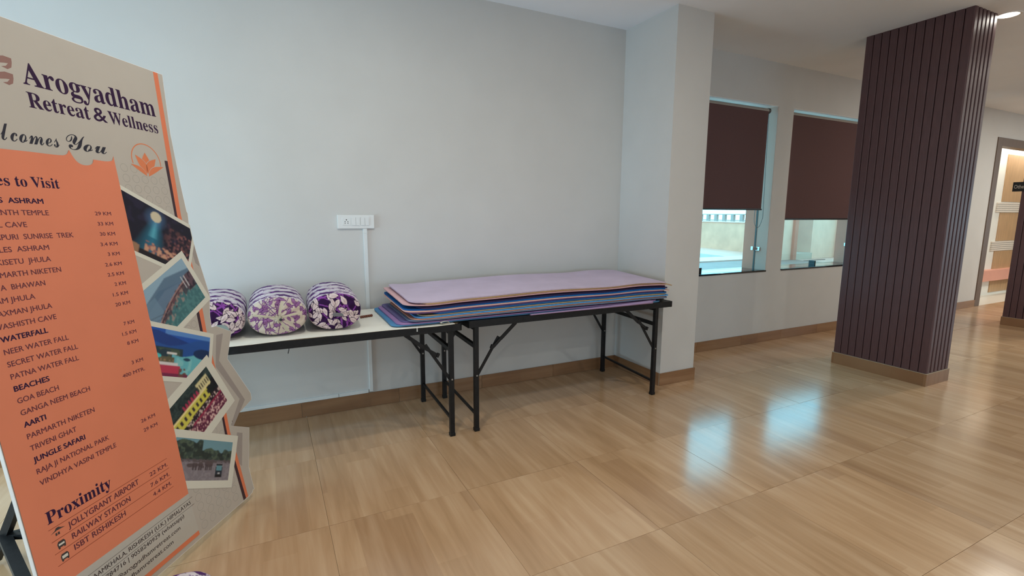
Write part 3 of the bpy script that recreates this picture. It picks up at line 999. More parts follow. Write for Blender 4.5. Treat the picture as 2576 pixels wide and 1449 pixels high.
zbase = ZT+0.0055
zcum = zbase+0.002
for k, (nm, rgb, xa, xb, yf, rot, TH, lab) in enumerate(STACK):
    zf0 = stack_z((k+0.5)/16)
    frng = random.Random(100+k)
    ph = 1.0+k*0.15
    amp = 0.0004

    def zf(x, y, zf0=zf0, z0=zcum, ph=ph, amp=amp):
        return z0+zf0(x, y)+amp*math.sin(x*7+ph)
    me = mat_surface('yoga_mat', xa, xb, yf, yf+0.665, zf, TH, None, rad=0.055, rot=rot)
    obj('yoga_mat', me, mat_col(nm, rgb), label=lab, cat='yoga mat', group='stack of yoga mats')
    zcum += TH+(0.0042 if nm in ('orange_peach', 'tan', 'pale_blue', 'rose') else 0.0030)
# lilac mat folded over at the front of the right table
prof = []
fx0, fx1 = -1.40, -0.30
vs, fs = [], []
nx = 40
for i in range(nx+1):
    x = fx0+(fx1-fx0)*i/nx
    t_ = i/nx
    openr = 0.0015+0.0095*t_**2
    sec = []
    # lower leaf from y=-0.70 to the front fold, then back above
    cy, cz = -0.816-0.006*t_, zbase+0.002+openr
    for k in range(5): sec.append((x, -0.792+(cy+0.792)*k/5, zbase-0.001+0.0012))
    for k in range(9):
        a_ = -math.pi/2-math.pi*k/8
        sec.append((x, cy+openr*1.2*math.cos(a_), cz+openr*math.sin(a_)+0.0005))
    for k in range(1, 4): sec.append((x, cy+0.007*k, cz+openr+0.0003*k))
    vs += sec
ns = len(vs)//(nx+1)
V0 = list(vs)
for i in range(nx):
    for k in range(ns-1):
        a = i*ns+k
        fs.append((a, a+1, a+ns+1, a+ns))
fm = MB().add(V0, fs).build('yoga_mat', mat_col('bright_lilac', (160, 138, 176)), smooth=60, label='bright lilac yoga mat folded along the front edge of the right table', cat='yoga mat', group='stack of yoga mats')
sm = fm.modifiers.new('thick', 'SOLIDIFY'); sm.thickness = 0.003; sm.offset = 0

# ---- ceiling downlight
M_emit = bpy.data.materials.new('lamp_diffuser'); M_emit.use_nodes = True
nt = M_emit.node_tree; nt.nodes.clear()
e_ = nt.nodes.new('ShaderNodeEmission'); e_.inputs[0].default_value = (1.0, 0.93, 0.80, 1); e_.inputs[1].default_value = 6.0
o_ = nt.nodes.new('ShaderNodeOutputMaterial'); nt.links.new(e_.outputs[0], o_.inputs[0])
M_trim = mat('lamp_trim', (0.75, 0.74, 0.70), 0.4)
for (x, y, lab) in ((2.585, -1.715, 'lit round recessed downlight in the ceiling beside the maroon pillar'),):
    dl = empty('ceiling_light', (x, y, H), label=lab, cat='light')
    m_ = MB(); n_ = 32; vs, fs = [], []
    for (r_, z_) in ((0.086, 0.0), (0.084, -0.006), (0.070, -0.005), (0.068, 0.0)):
        vs += [(r_*math.cos(2*math.pi*k/n_), r_*math.sin(2*math.pi*k/n_), z_) for k in range(n_)]
    for q in range(3):
        for k in range(n_): fs.append((q*n_+k, q*n_+(k+1) % n_, (q+1)*n_+(k+1) % n_, (q+1)*n_+k))
    m_.add(vs, fs).build('trim_ring', M_trim, dl, smooth=40)
    MB().add([(0.069*math.cos(2*math.pi*k/n_), 0.069*math.sin(2*math.pi*k/n_), -0.004) for k in range(n_)], [tuple(range(n_))[::-1]]).build('diffuser', M_emit, dl)
for i, (x, y, p_) in enumerate(((2.585, -1.715, 1.5), (-4.6, -2.2, 8), (-2.6, -1.7, 15), (-0.8, -2.4, 13), (-3.6, -5.6, 20), (0.15, -4.6, 18), (4.7, -5.0, 26), (4.4, -1.75, 20), (6.9, -1.9, 30), (8.6, -2.4, 34), (10.6, -2.4, 34), (8.0, -5.2, 34))):
    l = bpy.data.lights.new('downlight_lamp', 'AREA'); l.shape = 'DISK'; l.size = 0.15; l.energy = p_; l.color = (0.96, 0.93, 0.83)
    lo = bpy.data.objects.new('downlight_lamp', l); COL.objects.link(lo); lo.location = (x, y, H-0.012)

# ---- sign on the second pillar
M_signb = mat('black_sign', (0.012, 0.011, 0.010), 0.35)
M_signw = mat('pale_sign_lettering', (0.34, 0.30, 0.26), 0.5)
sg = empty('pillar_sign', (6.070, -0.90, 1.888), label='small black sign with pale lettering fixed to the pillar at the right edge', cat='sign')
MB().box(-0.008, 0.004, -0.11, 0.163, -0.063, 0.063, 0.004).build('sign_board', M_signb, sg)

# ================================================================== DISPLAY BANNER
hv = Vector((0.525, 0.851, -0.008)).normalized()
vv = Vector((-0.114, 0.08, 0.99)); vv = (vv-hv*vv.dot(hv)).normalized()
nn = hv.cross(vv)
BP = Vector((-3.389, -1.348, 0.05))
ban = bpy.data.objects.new('display_banner', None)
COL.objects.link(ban)
ban.matrix_world = Matrix(((hv.x, -nn.x, vv.x, BP.x), (hv.y, -nn.y, vv.y, BP.y), (hv.z, -nn.z, vv.z, BP.z), (0, 0, 0, 1)))
tag(ban, label='tall cut-out welcome banner with an orange list panel, leaning at the left', cat='banner')
M_cream = mat('banner_cream_print', (0.49, 0.435, 0.375), 0.45, spec=0.35, noise=0.02, nscale=6)
M_foam = mat('white_foam_edge', (0.85, 0.85, 0.85), 0.6)
M_or = mat('banner_orange_print', (0.74, 0.225, 0.12), 0.42, spec=0.35, noise=0.03, nscale=5)
M_or2 = mat('stripe_orange_print', (0.74, 0.20, 0.09), 0.45)
M_pur = mat('heading_purple_ink', (0.030, 0.008, 0.040), 0.6, spec=0.2)
M_scr = mat('script_ink', (0.03, 0.028, 0.04), 0.6, spec=0.2)
M_txt = mat('list_ink', (0.135, 0.022, 0.035), 0.5)
M_foot = mat('footer_grey_print', (0.50, 0.46, 0.40), 0.45)
M_ink = mat('footer_ink', (0.045, 0.030, 0.030), 0.5)
M_rulem = mat('rule_ink', (0.30, 0.045, 0.015), 0.5)
M_gry = mat('drop_shadow_grey_print', (0.34, 0.29, 0.26), 0.5)
M_ring = mat('ring_print', (0.40, 0.36, 0.31), 0.5)
M_dstr = mat('stripe_dark_print', (0.045, 0.018, 0.026), 0.5)
M_white = mat('photo_border_print', (0.68, 0.65, 0.55), 0.45)
M_lot = mat('lotus_orange_print', (0.70, 0.20, 0.08), 0.45)
M_logo = mat('logo_brown_print', (0.27, 0.13, 0.105), 0.5)

OUT = [(-0.632, -0.002), (0.007, -0.010), (0.355, -0.017), (0.385, -0.012), (0.392, -0.002), (0.404, -0.004), (0.401, 0.03), (0.398, 0.124), (0.464, 0.316), (0.348, 0.375), (0.346, 0.402),
       (0.529, 0.449), (0.532, 0.485), (0.412, 0.714), (0.484, 0.842), (0.380, 0.895), (0.350, 0.895), (0.357, 0.957), (0.385, 1.054), (0.358, 1.265), (0.353, 1.329), (0.346, 1.399), (0.356, 1.463), (0.351, 1.47),
       (0.350, 1.60), (0.356, 1.84), (0.386, 2.120), (-0.632, 2.118)]


def tri_mesh(poly, y, name):
    tris = tessellate_polygon([[Vector((p[0], p[1], 0)) for p in poly]])
    fs = []
    for a, b, c in tris:
        A_, B_, C_ = poly[a], poly[b], poly[c]
        if (B_[0]-A_[0])*(C_[1]-A_[1])-(B_[1]-A_[1])*(C_[0]-A_[0]) < 0: b, c = c, b
        fs.append((a, b, c))
    me = bpy.data.meshes.new(name)
    me.from_pydata([(p[0], y, p[1]) for p in poly], [], fs)
    me.update()
    return me


MB().prism(OUT, 0.0, 0.012).build('foam_panel', M_foam, ban)


def sticker(name, poly, layer, m_, parent=ban, **k):
    return obj(name, tri_mesh(poly, -0.00012*layer, name), m_, parent, **k)


inner = [(p[0], p[1]) for p in OUT]
sticker('printed_face', [(min(p[0], 9)-(0.0018 if p[0] > 0 else -0.0018), p[1]+(0.0015 if p[1] < 0.05 else -0.0015 if p[1] > 2.1 else 0)) for p in OUT], 1, M_cream)
# rings
m_ = MB()


def ring_at(cx, cz, r=0.0185, w=0.0028, layer=2):
    n = 22
    vs, fs = [], []
    for rr in (r, r-w):
        vs += [(cx+rr*math.cos(2*math.pi*k/n), -0.00012*layer, cz+rr*math.sin(2*math.pi*k/n)) for k in range(n)]
    for k in range(n): fs.append((k, (k+1) % n, n+(k+1) % n, n+k))
    m_.add(vs, fs)


for r_ in range(6):
    for c_ in range(6):
        u = 0.0505+0.0478*c_; v = 1.651-0.0432*r_
        if u > 0.262 or (r_ == 0 and c_ in (2, 3, 4)): continue
        ring_at(u, v, 0.0180)
for r_ in range(6):
    for c_ in range(6):
        u = 0.041+0.0553*c_; v = 0.212-0.0445*r_
        if u < 0.30 and v > 0.012: ring_at(u, v, 0.0195)
for (u, v) in ((0.058, 1.125), (0.118, 1.13), (0.06, 0.65), (0.105, 0.672), (0.22, 0.405), (0.262, 0.372), (0.2, 0.92), (0.24, 0.935)):
    ring_at(u, v, 0.019)
m_.build('ring_pattern', M_ring, ban, kind='stuff')
# grey printed shadows behind the polaroids
sticker('printed_shadow', [(0.368, 0.850), (0.418, 0.847), (0.350, 0.722), (0.476, 0.468), (0.352, 0.372), (0.335, 0.385), (0.437, 0.487), (0.318, 0.70)], 2, M_gry)
sticker('printed_shadow', [(0.366, 0.332), (0.405, 0.312), (0.350, 0.155), (0.318, 0.198)], 2, M_gry)
sticker('printed_shadow', [(0.341, 1.36), (0.3525, 1.31), (0.3575, 1.20), (0.335, 1.22), (0.325, 1.30)], 2, M_gry)
# stripes
for segs, mm, nm in (([(2.118, .330, .356), (1.706, .299, .327), (1.455, .285, .309), (.99, .289, .315), (.89, .286, .310), (.45, .300, .322), (.36, .298, .319), (.21, .312, .334), (-.012, .330, .348)], M_or2, 'orange_stripe'),
                     ([(1.706, .281, .299), (1.455, .270, .285), (.99, .271, .289), (.89, .269, .286), (.45, .286, .300), (.36, .282, .298), (.21, .294, .312), (-.012, .310, .330)], M_dstr, 'dark_stripe')):
    sticker(nm, [(a, v) for v, a, b in segs]+[(b, v) for v, a, b in segs[::-1]], 3, mm)


def noise2(n, m, s, seed):
    rng = np.random.RandomState(seed)
    g_ = rng.rand(int(n/s)+3, int(m/s)+3)
    yy, xx = np.mgrid[0:n, 0:m]/s
    y0_, x0_ = yy.astype(int), xx.astype(int); fy, fx = yy-y0_, xx-x0_
    fy = fy*fy*(3-2*fy); fx = fx*fx*(3-2*fx)
    return (g_[y0_, x0_]*(1-fy)*(1-fx)+g_[y0_+1, x0_]*fy*(1-fx)+g_[y0_, x0_+1]*(1-fy)*fx+g_[y0_+1, x0_+1]*fy*fx)


NS, NT = 150, 96


def canvas():
    t_, s_ = np.mgrid[0:NT, 0:NS]
    return s_/(NS-1), t_/(NT-1)


def blend(img, mask, c):
    m3 = np.clip(mask, 0, 1)[..., None]
    return img*(1-m3)+lin(c)*m3


def photo_cave():
    s, t = canvas(); n1 = noise2(NT, NS, 9, 1); n2 = noise2(NT, NS, 4, 2); n3 = noise2(NT, NS, 14, 5)
    im = np.tile(lin((20, 16, 34)), (NT, NS, 1))
    im = blend(im, (n1 > .66)*0.35*(t > .5), (48, 40, 70))
    # cold beam
    cxb = 0.50; w = 0.055+(0.84-t)*0.24
    b = np.clip(1-np.abs(s-(cxb-(0.84-t)*0.02))/w, 0, 1)*(t < .86)
    im = blend(im, b*1.1*(0.55+.45*t), (40, 122, 150))
    im = blend(im, np.clip(b*1.6-.9, 0, 1)*(t > .4), (96, 178, 196))
    im = blend(im, np.clip(1-np.hypot((s-.49)/.16, (t-.80)/.24), 0, 1)*.8, (78, 116, 158))
    rock = (s > .62)*np.clip((s-.60)*4, 0, 1)*(t < .85-(s-.6)*.3)
    im = blend(im, rock*(n2 > .45)*.75, (96, 58, 66)); im = blend(im, rock*(n2 > .62)*.8, (146, 92, 84)); im = blend(im, rock*(n1 < .35)*.8, (34, 22, 34))
    low = (t < .30)*(s > .42)*(s < .85)
    im = blend(im, low*(n2 > .35), (150, 98, 92)); im = blend(im, low*(n2 > .58), (196, 146, 118))
    im = blend(im, (t < .10)*(s < .75)*(s > .3), (26, 18, 26))
    im = blend(im, (t < .20-(s-.05)*.15)*(s < .36), (150, 112, 84))
    im = blend(im, (np.hypot((s-.49)/.068, (t-.84)/.105) < 1)*1.0, (202, 190, 162))
    return im


def photo_bridge():
    s, t = canvas(); n1 = noise2(NT, NS, 10, 3); n2 = noise2(NT, NS, 4, 4)
    im = np.tile(lin((140, 168, 186)), (NT, NS, 1))
    m1 = t < 0.92-np.abs(s-.55)*.35
    im = blend(im, m1*1.0, (92, 116, 138)); im = blend(im, (t < .80-np.abs(s-.35)*.4)*.6, (78, 104, 130))
    im = blend(im, (t < .72-np.abs(s-.45)*.3)*.5, (108, 128, 150))
    im = blend(im, (s < .25)*(t < .75)*.6, (112, 140, 160))
    line = 0.30+s*.42-0.35*(s-.5)**2-.05
    im = blend(im, (t < line-.04), (64, 108, 112)); im = blend(im, (t < line-.04)*(n2 > .5)*.5, (90, 140, 138))
    deck = (np.abs(t-line) < .05+.03*(n2 > .5)); im = blend(im, deck, (98, 66, 72)); im = blend(im, deck*(n2 > .6), (52, 36, 48)); im = blend(im, (np.abs(t-line-.05) < .012), (170, 130, 122))
    im = blend(im, (t < line)*(t > line-.22)*(n2 > .62)*.8, (156, 132, 124)); im = blend(im, (t < line)*(t > line-.20)*(n1 > .6)*.8, (62, 48, 60))
    tower = (s > .82)*(t < .70)*(t > .36); im = blend(im, tower*(n1 > .35), (92, 68, 78)); im = blend(im, tower*(n2 > .6), (44, 34, 46))
    im = blend(im, (np.abs(s-.80) < .008)*(t < .72)*(t > .45), (200, 196, 196)); im = blend(im, (np.abs(s-.86) < .008)*(t < .70)*(t > .45), (190, 184, 186))
    im = blend(im, (np.abs(t-(.48-.42*s)) < .008)*(s < .45)*.7, (70, 84, 96)); im = blend(im, (np.abs(t-(.40-.42*s)) < .006)*(s < .45)*.7, (70, 84, 96))
    return im


def photo_lake():
    s, t = canvas(); n1 = noise2(NT, NS, 10, 6); n2 = noise2(NT, NS, 4, 7)
    im = np.tile(lin((38, 84, 168)), (NT, NS, 1))
    im = blend(im, (t > .90)*(s > .25), (88, 134, 196))
    im = blend(im, (t < .95-.35*np.clip(s-.15, 0, 1)), (34, 62, 128)); im = blend(im, (t < .78-.12*np.sin(s*5))*.9, (40, 82, 150))
    im = blend(im, (t < .62)*(s < .55), (40, 60, 70)); im = blend(im, (t < .60)*(s < .5)*(n1 > .5), (70, 84, 70))
    im = blend(im, (t < .50+.05*np.sin(s*9))*(s > .38), (104, 178, 186)); im = blend(im, (t < .42)*(s > .45)*(n1 > .55)*.6, (142, 200, 196))
    im = blend(im, (np.hypot((s-.90)/.18, (t-.56)/.12) < 1), (30, 50, 88)); im = blend(im, (np.hypot((s-.62)/.06, (t-.40)/.035) < 1), (38, 66, 90))
    im = blend(im, (t < .42)*(s < .42), (98, 92, 70)); im = blend(im, (t < .40)*(s < .42)*(n2 > .55), (150, 120, 92)); im = blend(im, (np.hypot((s-.13)/.09, (t-.42)/.05) < 1), (80, 190, 190))
    im = blend(im, (t < .24)*(s < .52)*(t > .06), (186, 60, 84)); im = blend(im, (np.abs(t-.27) < .03)*(s < .48), (214, 206, 204)); im = blend(im, (t < .07)*(s < .65), (120, 44, 74)); im = blend(im, (t < .2)*(s > .5)*(s < .62)*(n2 > .4), (110, 76, 66))
    im = blend(im, (np.abs(t-.50) < .02)*(s > .3)*(s < .45), (220, 214, 206))
    return im


def photo_temple():
    s, t = canvas(); n1 = noise2(NT, NS, 9, 8); n2 = noise2(NT, NS, 3.2, 9)
    im = np.tile(lin((42, 56, 56)), (NT, NS, 1)); im = blend(im, (n1 > .5)*.7, (26, 36, 40)); im = blend(im, (n2 > .6)*.4, (74, 88, 82))
    im = blend(im, (t < .72), (26, 24, 30))
    im = blend(im, (t < .80)*(t > .66)*(s > .30)*(s < .72)*(np.abs((s*16) % 1-.5)+(.8-t)*3 > .35), (172, 56, 84))
    im = blend(im, (t < .90)*(t > .66)*(s > .66)*(s < .92), (212, 200, 150)); im = blend(im, (t < .84)*(t > .72)*(s > .66)*(s < .92)*((s*22) % 1 > .6), (60, 50, 50))
    im = blend(im, (t < .68)*(t > .44)*(s < .88), (206, 196, 84)); im = blend(im, (np.abs(t-.67) < .02)*(s < .9), (232, 214, 150)); im = blend(im, (np.abs(t-.56) < .05)*(s < .86)*((s*11) % 1 > .55), (56, 44, 50))
    im = blend(im, (t < .66)*(t > .30)*(s > .80)*(n1 > .3), (28, 32, 34))
    im = blend(im, (t < .46)*(t > .30)*(s > .35), (44, 30, 40)); im = blend(im, (t < .44)*(n2 > .62)*(s > .2), (200, 176, 166)); im = blend(im, (t < .30)*1.0, (92, 36, 62)); im = blend(im, (t < .30)*(n2 > .52), (160, 96, 110)); im = blend(im, (t < .30)*(n2 > .68), (220, 186, 176)); im = blend(im, (np.abs(t-.31) < .02)*(s > .3), (150, 40, 72))
    return im


def photo_elephants():
    s, t = canvas(); n1 = noise2(NT, NS, 10, 10); n2 = noise2(NT, NS, 4, 11)
    im = np.tile(lin((112, 150, 160)), (NT, NS, 1))
    top = .80+.16*(n1-.5)+np.where(s < .45, .16, -.05)
    im = blend(im, (t < top), (58, 72, 66)); im = blend(im, (t < top)*(n2 > .55)*.8, (84, 98, 80)); im = blend(im, (t < top)*(n1 < .4)*.8, (34, 44, 44))
    im = blend(im, (t < .50), (104, 96, 102)); im = blend(im, (t < .46), (128, 120, 126)); im = blend(im, (t < .46)*(n2 > .6)*.5, (150, 142, 146)); im = blend(im, (t > .44)*(t < .52)*(n2 > .4), (92, 82, 84))
    for (cx_, cy_, a_, b_) in ((.60, .41, .075, .085), (.64, .40, .035, .07), (.46, .38, .05, .06), (.36, .37, .06, .06), (.28, .36, .05, .05), (.50, .33, .03, .03)):
        im = blend(im, (np.hypot((s-cx_)/a_, (t-cy_)/b_) < 1), (90, 78, 80))
    for lx in (.555, .585, .625, .65, .44, .475, .34, .385): im = blend(im, (np.abs(s-lx) < .012)*(t < .40)*(t > .25), (76, 66, 70))
    im = blend(im, (np.abs(s-.80) < .062)*(t < .34)*(t > .08), (40, 50, 62)); im = blend(im, (np.abs(s-.80) < .052)*(t < .38)*(t > .25), (98, 142, 152)); im = blend(im, (np.abs(s-.80) < .058)*(t < .42)*(t > .37), (36, 38, 44)); im = blend(im, (np.abs(s-.80) < .05)*(t < .14)*(t > .08), (24, 22, 28)); im = blend(im, (np.abs(s-.80) < .02)*(np.abs(t-.18) < .02), (190, 190, 190))
    return im


M_photo = vcol_mat('photo_print', 0.4, 0.4)


def photo(name, TR, ang, w, h, mg, painter, label, clipmax=None, layer=4, rightcut=None):
    dx = Vector((math.cos(ang), math.sin(ang))); dy = Vector((-math.sin(ang), math.cos(ang)))
    TRv = Vector(TR)

    def P(s, t): return TRv+dx*((s-1)*w)+dy*((t-1)*h)
    q = [P(0, 0)-dx*mg-dy*mg, P(1, 0)+dx*mg-dy*mg, P(1, 1)+dx*mg+dy*mg, P(0, 1)-dx*mg+dy*mg]
    poly = [(p.x, p.y) for p in q]
    fr = sticker(name, clip(poly, rightcut), layer, M_white, label=label)
    im = painter()
    pd = np.pad(im, ((1, 1), (1, 1), (0, 0)), 'edge')
    im = sum(pd[a:a+NT, b:b+NS]*(2 if (a, b) == (1, 1) else 1) for a in range(3) for b in range(3))/10
    ys, xs = np.mgrid[0:NT, 0:NS]
    s_, t_ = xs/(NS-1), ys/(NT-1)
    U_ = TRv.x+dx.x*(s_-1)*w+dy.x*(t_-1)*h
    V_ = TRv.y+dx.y*(s_-1)*w+dy.y*(t_-1)*h
    if rightcut is not None: U_ = np.minimum(U_, rightcut-0.004)
    verts = np.stack([U_, np.full_like(U_, -0.00012*(layer+0.6)), V_], -1).reshape(-1, 3)
    idx = np.arange(NT*NS).reshape(NT, NS)
    fcs = np.stack([idx[:-1, :-1], idx[:-1, 1:], idx[1:, 1:], idx[1:, :-1]], -1).reshape(-1, 4)
    keep = (U_.reshape(-1)[fcs[:, 0]] > -0.02)
    fcs = fcs[keep]
    me = bpy.data.meshes.new('photo_print')
    me.from_pydata(verts.tolist(), [], fcs.tolist()); me.update()
    ca = me.color_attributes.new('print', 'FLOAT_COLOR', 'POINT')
    ca.data.foreach_set('color', np.concatenate([im.reshape(-1, 3), np.ones((NT*NS, 1))], 1).ravel())
    o = obj('photo_print', me, M_photo, fr)
    return fr


def clip(poly, xmax):
    def cl(ps, inside, inter):
        out = []
        for i in range(len(ps)):
            a, b = ps[i], ps[(i+1) % len(ps)]
            if inside(a): out.append(a)
            if inside(a) != inside(b): out.append(inter(a, b))
        return out
    ix = lambda c: (lambda a, b: (c, a[1]+(b[1]-a[1])*(c-a[0])/(b[0]-a[0])))
    poly = cl(poly, lambda p: p[0] >= -0.02, ix(-0.02))
    if xmax is not None: poly = cl(poly, lambda p: p[0] <= xmax, ix(xmax))
    return poly


D = math.radians
photo('cave_photo', (0.366, 1.380), D(-26.5), 0.42, 0.229, 0.018, photo_cave, 'printed photo of a cave with a light shaft', rightcut=0.3515)
photo('bridge_photo', (0.359+0.0, 1.054+0.0), D(25.6), 0.0001, 0.0001, 0.0, lambda: np.zeros((NT, NS, 3)), None) if False else None
_dx = Vector((math.cos(D(25.6)), math.sin(D(25.6)))); _dy = Vector((-_dx.y, _dx.x))
# top corner of the bridge photo is its upper right corner
photo('bridge_photo', (0.252, 1.251), D(25.6), 0.33, 0.226, 0.026, photo_bridge, 'printed photo of a suspension bridge', rightcut=0.3835, layer=6)
photo('lake_photo', (0.323, 0.848), D(-22), 0.36, 0.205, 0.022, photo_lake, 'printed photo of a turquoise river below blue hills', layer=8)
photo('temple_photo', (0.256, 0.721), D(23.5), 0.33, 0.226, 0.040, photo_temple, 'printed photo of a yellow and red riverside temple', layer=10)
photo('elephant_photo', (0.321, 0.299), D(-29), 0.37, 0.180, 0.034, photo_elephants, 'printed photo of elephants and a jeep', layer=12)
# orange list panel with scalloped top
def chaikin(p, n=3):
    for _ in range(n):
        q = [p[0]]
        for a, b in zip(p[:-1], p[1:]):
            q += [(a[0]*.75+b[0]*.25, a[1]*.75+b[1]*.25), (a[0]*.25+b[0]*.75, a[1]*.25+b[1]*.75)]
        p = q+[p[-1]]
    return p


ORP = [(-0.629, 0.222), (-0.009, 0.215), (0.0, 0.9), ]+chaikin([(0.010, 1.694), (0.001, 1.673), (-0.026, 1.667), (-0.066, 1.668), (-0.085, 1.668)], 2)+chaikin([(-0.085, 1.668), (-0.092, 1.650), (-0.118, 1.641), (-0.146, 1.644), (-0.164, 1.662), (-0.176, 1.694)])+chaikin([(-0.176, 1.694), (-0.190, 1.672), (-0.223, 1.668), (-0.322, 1.668)], 2)+[(-0.411, 1.666), (-0.629, 1.668)]
sticker('orange_list_panel', ORP, 14.5, M_or, label='orange printed list panel')
sticker('footer_panel', [(-0.629, 0.044), (-0.001, 0.032), (-0.009, 0.215), (-0.629, 0.222)], 14.5, M_foot)
sticker('orange_foot_strip', [(-0.629, 0.024), (0.001, 0.012), (-0.001, 0.032), (-0.629, 0.044)], 14.5, M_or2)
m_ = MB()
LY = -0.00012*15.5


def quadxy(x0, x1, z0, z1, m_, mi=0, y=None):
    m_.add([(x0, y or LY, z0), (x1, y or LY, z0), (x1, y or LY, z1), (x0, y or LY, z1)], [(0, 1, 2, 3)], mi)


for v in (0.416, 0.373, 0.330, 0.288):
    quadxy(-0.569, -0.0745, v-0.0009, v+0.0009, m_)
m_.build('ruled_line', M_rulem, ban)
m_ = MB(); quadxy(-0.50, 0.007, 0.1903, 0.1917, m_); quadxy(-0.50, 0.009, 0.1553, 0.1567, m_); m_.build('footer_rule', M_ink, ban)
# transport icons
ic = MB()
ic.add([(-0.567, LY, .398), (-0.545, LY, .402), (-.517, LY, .400), (-.530, LY, .405), (-.538, LY, .411), (-.546, LY, .411), (-.552, LY, .404)], [tuple(range(7))])
for x in (-.549, -.541): quadxy(x-.003, x+.003, .386, .395, ic)
ic.build('airport_icon', M_ink, ban)
for (cz, nm, fill) in ((.352, 'train_icon', 0), (.307, 'bus_icon', 1)):
    ic = MB()
    cx = -0.5415 if nm == 'train_icon' else -0.541
    pts = [(cx-.0125, cz-.010), (cx+.0125, cz-.010), (cx+.0135, cz+.004), (cx+.009, cz+.0115), (cx-.009, cz+.0115), (cx-.0135, cz+.004)]
    ic.add([(a, LY, b) for a, b in pts], [tuple(range(6))])
    for s_ in (-1, 1): quadxy(cx+s_*.009-.0028, cx+s_*.009+.0028, cz-.014, cz-.010, ic)
    o1 = ic.build(nm, M_ink, ban)
    w_ = MB(); quadxy(cx-.0095, cx+.0095, cz-.003 if fill == 0 else cz-.005, cz+.0035 if fill == 0 else cz+.005, w_, y=LY-0.0003); w_.build('icon_window', M_white, o1)
# logo leaves (upper left)
for dz, dx_ in ((0, 0), (-0.054, -0.0075)):
    P_ = [(-.362, 1.972), (-.345, 1.978), (-.327, 1.984), (-.302, 1.982), (-.3035, 1.968), (-.309, 1.950), (-.323, 1.941), (-.341, 1.946), (-.326, 1.951), (-.3165, 1.962), (-.330, 1.960), (-.350, 1.955), (-.362, 1.957)]
    sticker('logo_leaf', [(a+dx_, b+dz) for a, b in P_], 3, M_logo)
# lotus emblem
m_ = MB(); n_ = 48
vs, fs = [], []
for rr in (0.0780, 0.0735):
    vs += [(0.1765+rr*math.cos(D(-12)+D(204)*k/n_), -0.00012*3, 1.6915+rr*0.985*math.sin(D(-12)+D(204)*k/n_)) for k in range(n_+1)]
for k in range(n_): fs.append((k, k+1, n_+2+k, n_+1+k))
lotus = m_.add(vs, fs).build('lotus_emblem', M_lot, ban)


def petal(pts, l_=3.6):
    cx_ = sum(p[0] for p in pts)/len(pts); cz_ = sum(p[1] for p in pts)/len(pts)
    big = []
    for p in pts:
        dx_, dz_ = p[0]-cx_, p[1]-cz_
        r_ = math.hypot(dx_, dz_)+1e-6
        big.append((p[0]+dx_/r_*0.0022, p[1]+dz_/r_*0.0022))
    pe = sticker('lotus_petal', pts, l_, M_lot, lotus)
    sticker('petal_outline', big, l_-0.2, M_cream, pe)


def curve_petal(a, b, bul, n=9):
    a, b = Vector(a), Vector(b); d_ = b-a; pr = Vector((-d_.y, d_.x)).normalized(); L_ = d_.length
    one = [a+d_*(k/n)+pr*bul[0]*L_*math.sin(math.pi*(k/n)**0.8) for k in range(n+1)]
    two = [b-d_*(k/n)-pr*bul[1]*L_*math.sin(math.pi*((n-k)/n)**0.8) for k in range(1, n)]
    return [(p.x, p.y) for p in one+two]


petal(curve_petal((0.168, 1.640), (0.176, 1.729), (0.27, 0.27)), 3.4)
petal([(p[0], p[1]) for p in curve_petal((0.163, 1.632), (0.121, 1.714), (0.10, 0.30))], 3.8)
petal([(p[0], p[1]) for p in curve_petal((0.172, 1.632), (0.230, 1.706), (0.30, 0.10))], 3.8)
petal(curve_petal((0.163, 1.624), (0.088, 1.672), (0.02, 0.20)), 4.2)
petal(curve_petal((0.170, 1.624), (0.266, 1.674), (0.20, 0.02)), 4.2)

# ---- lettering ------------------------------------------------------
FONTS = {}
DG = None


def text_geo(s, font=None, bold=0.0):
    cu = bpy.data.curves.new('t', 'FONT')
    cu.body = s
    cu.size = 1.0
    cu.resolution_u = 3
    cu.offset = bold
    if FONTS.get(font): cu.font = FONTS[font]
    o = bpy.data.objects.new('t', cu)
    COL.objects.link(o)
    bpy.context.view_layer.update()
    me = bpy.data.meshes.new_from_object(o.evaluated_get(bpy.context.evaluated_depsgraph_get()))
    v = np.array([q.co[:2] for q in me.vertices]) if len(me.vertices) else np.zeros((0, 2))
    f = [tuple(p.vertices) for p in me.polygons]
    bpy.data.objects.remove(o); bpy.data.curves.remove(cu); bpy.data.meshes.remove(me)
    return v, f


_cap = {}


def cap_h(font, bold, ref):
    k = (font, bold, ref)
    if k not in _cap:
        v, f = text_geo(ref, font, bold)
        _cap[k] = v[:, 1].max() if len(v) else 0.7
    return _cap[k]


def line(name, m, s, u0, u1, v, cap, *a, **k):
    b = MB()
    put(b, s, u0, u1, v, cap, *a, **k)
    return flat(b, name, m)


def put(mb, s, u0, u1, v, cap, font='inter', bold=0.0, ref='H', layer=16, minx=None, align=None):
    vt, f = text_geo(s, font, 0.0)
    if not len(vt): return
    sc = cap/cap_h(font, 0.0, ref)
    x0, x1 = vt[:, 0].min(), vt[:, 0].max()
    if u0 is None:
        w = (x1-x0)*sc*(align or 1.0); u0 = u1-w
    if u1 is None:
        u1 = u0+(x1-x0)*sc*(align or 1.0)
    X = u0+(vt[:, 0]-x0)/(x1-x0)*(u1-u0)
    Z = v+vt[:, 1]*sc
    bo = max(0.0, bold)*sc*0.9
    for k_, (ox, oz) in enumerate(((0, 0), (-bo, 0), (bo, 0), (0, bo*0.6), (0, -bo*0.6))[:5 if bold > 0 else 1]):
        mb.add([(a+ox, -0.00012*layer-0.000004*k_, b+oz) for a, b in zip(X, Z)], f)


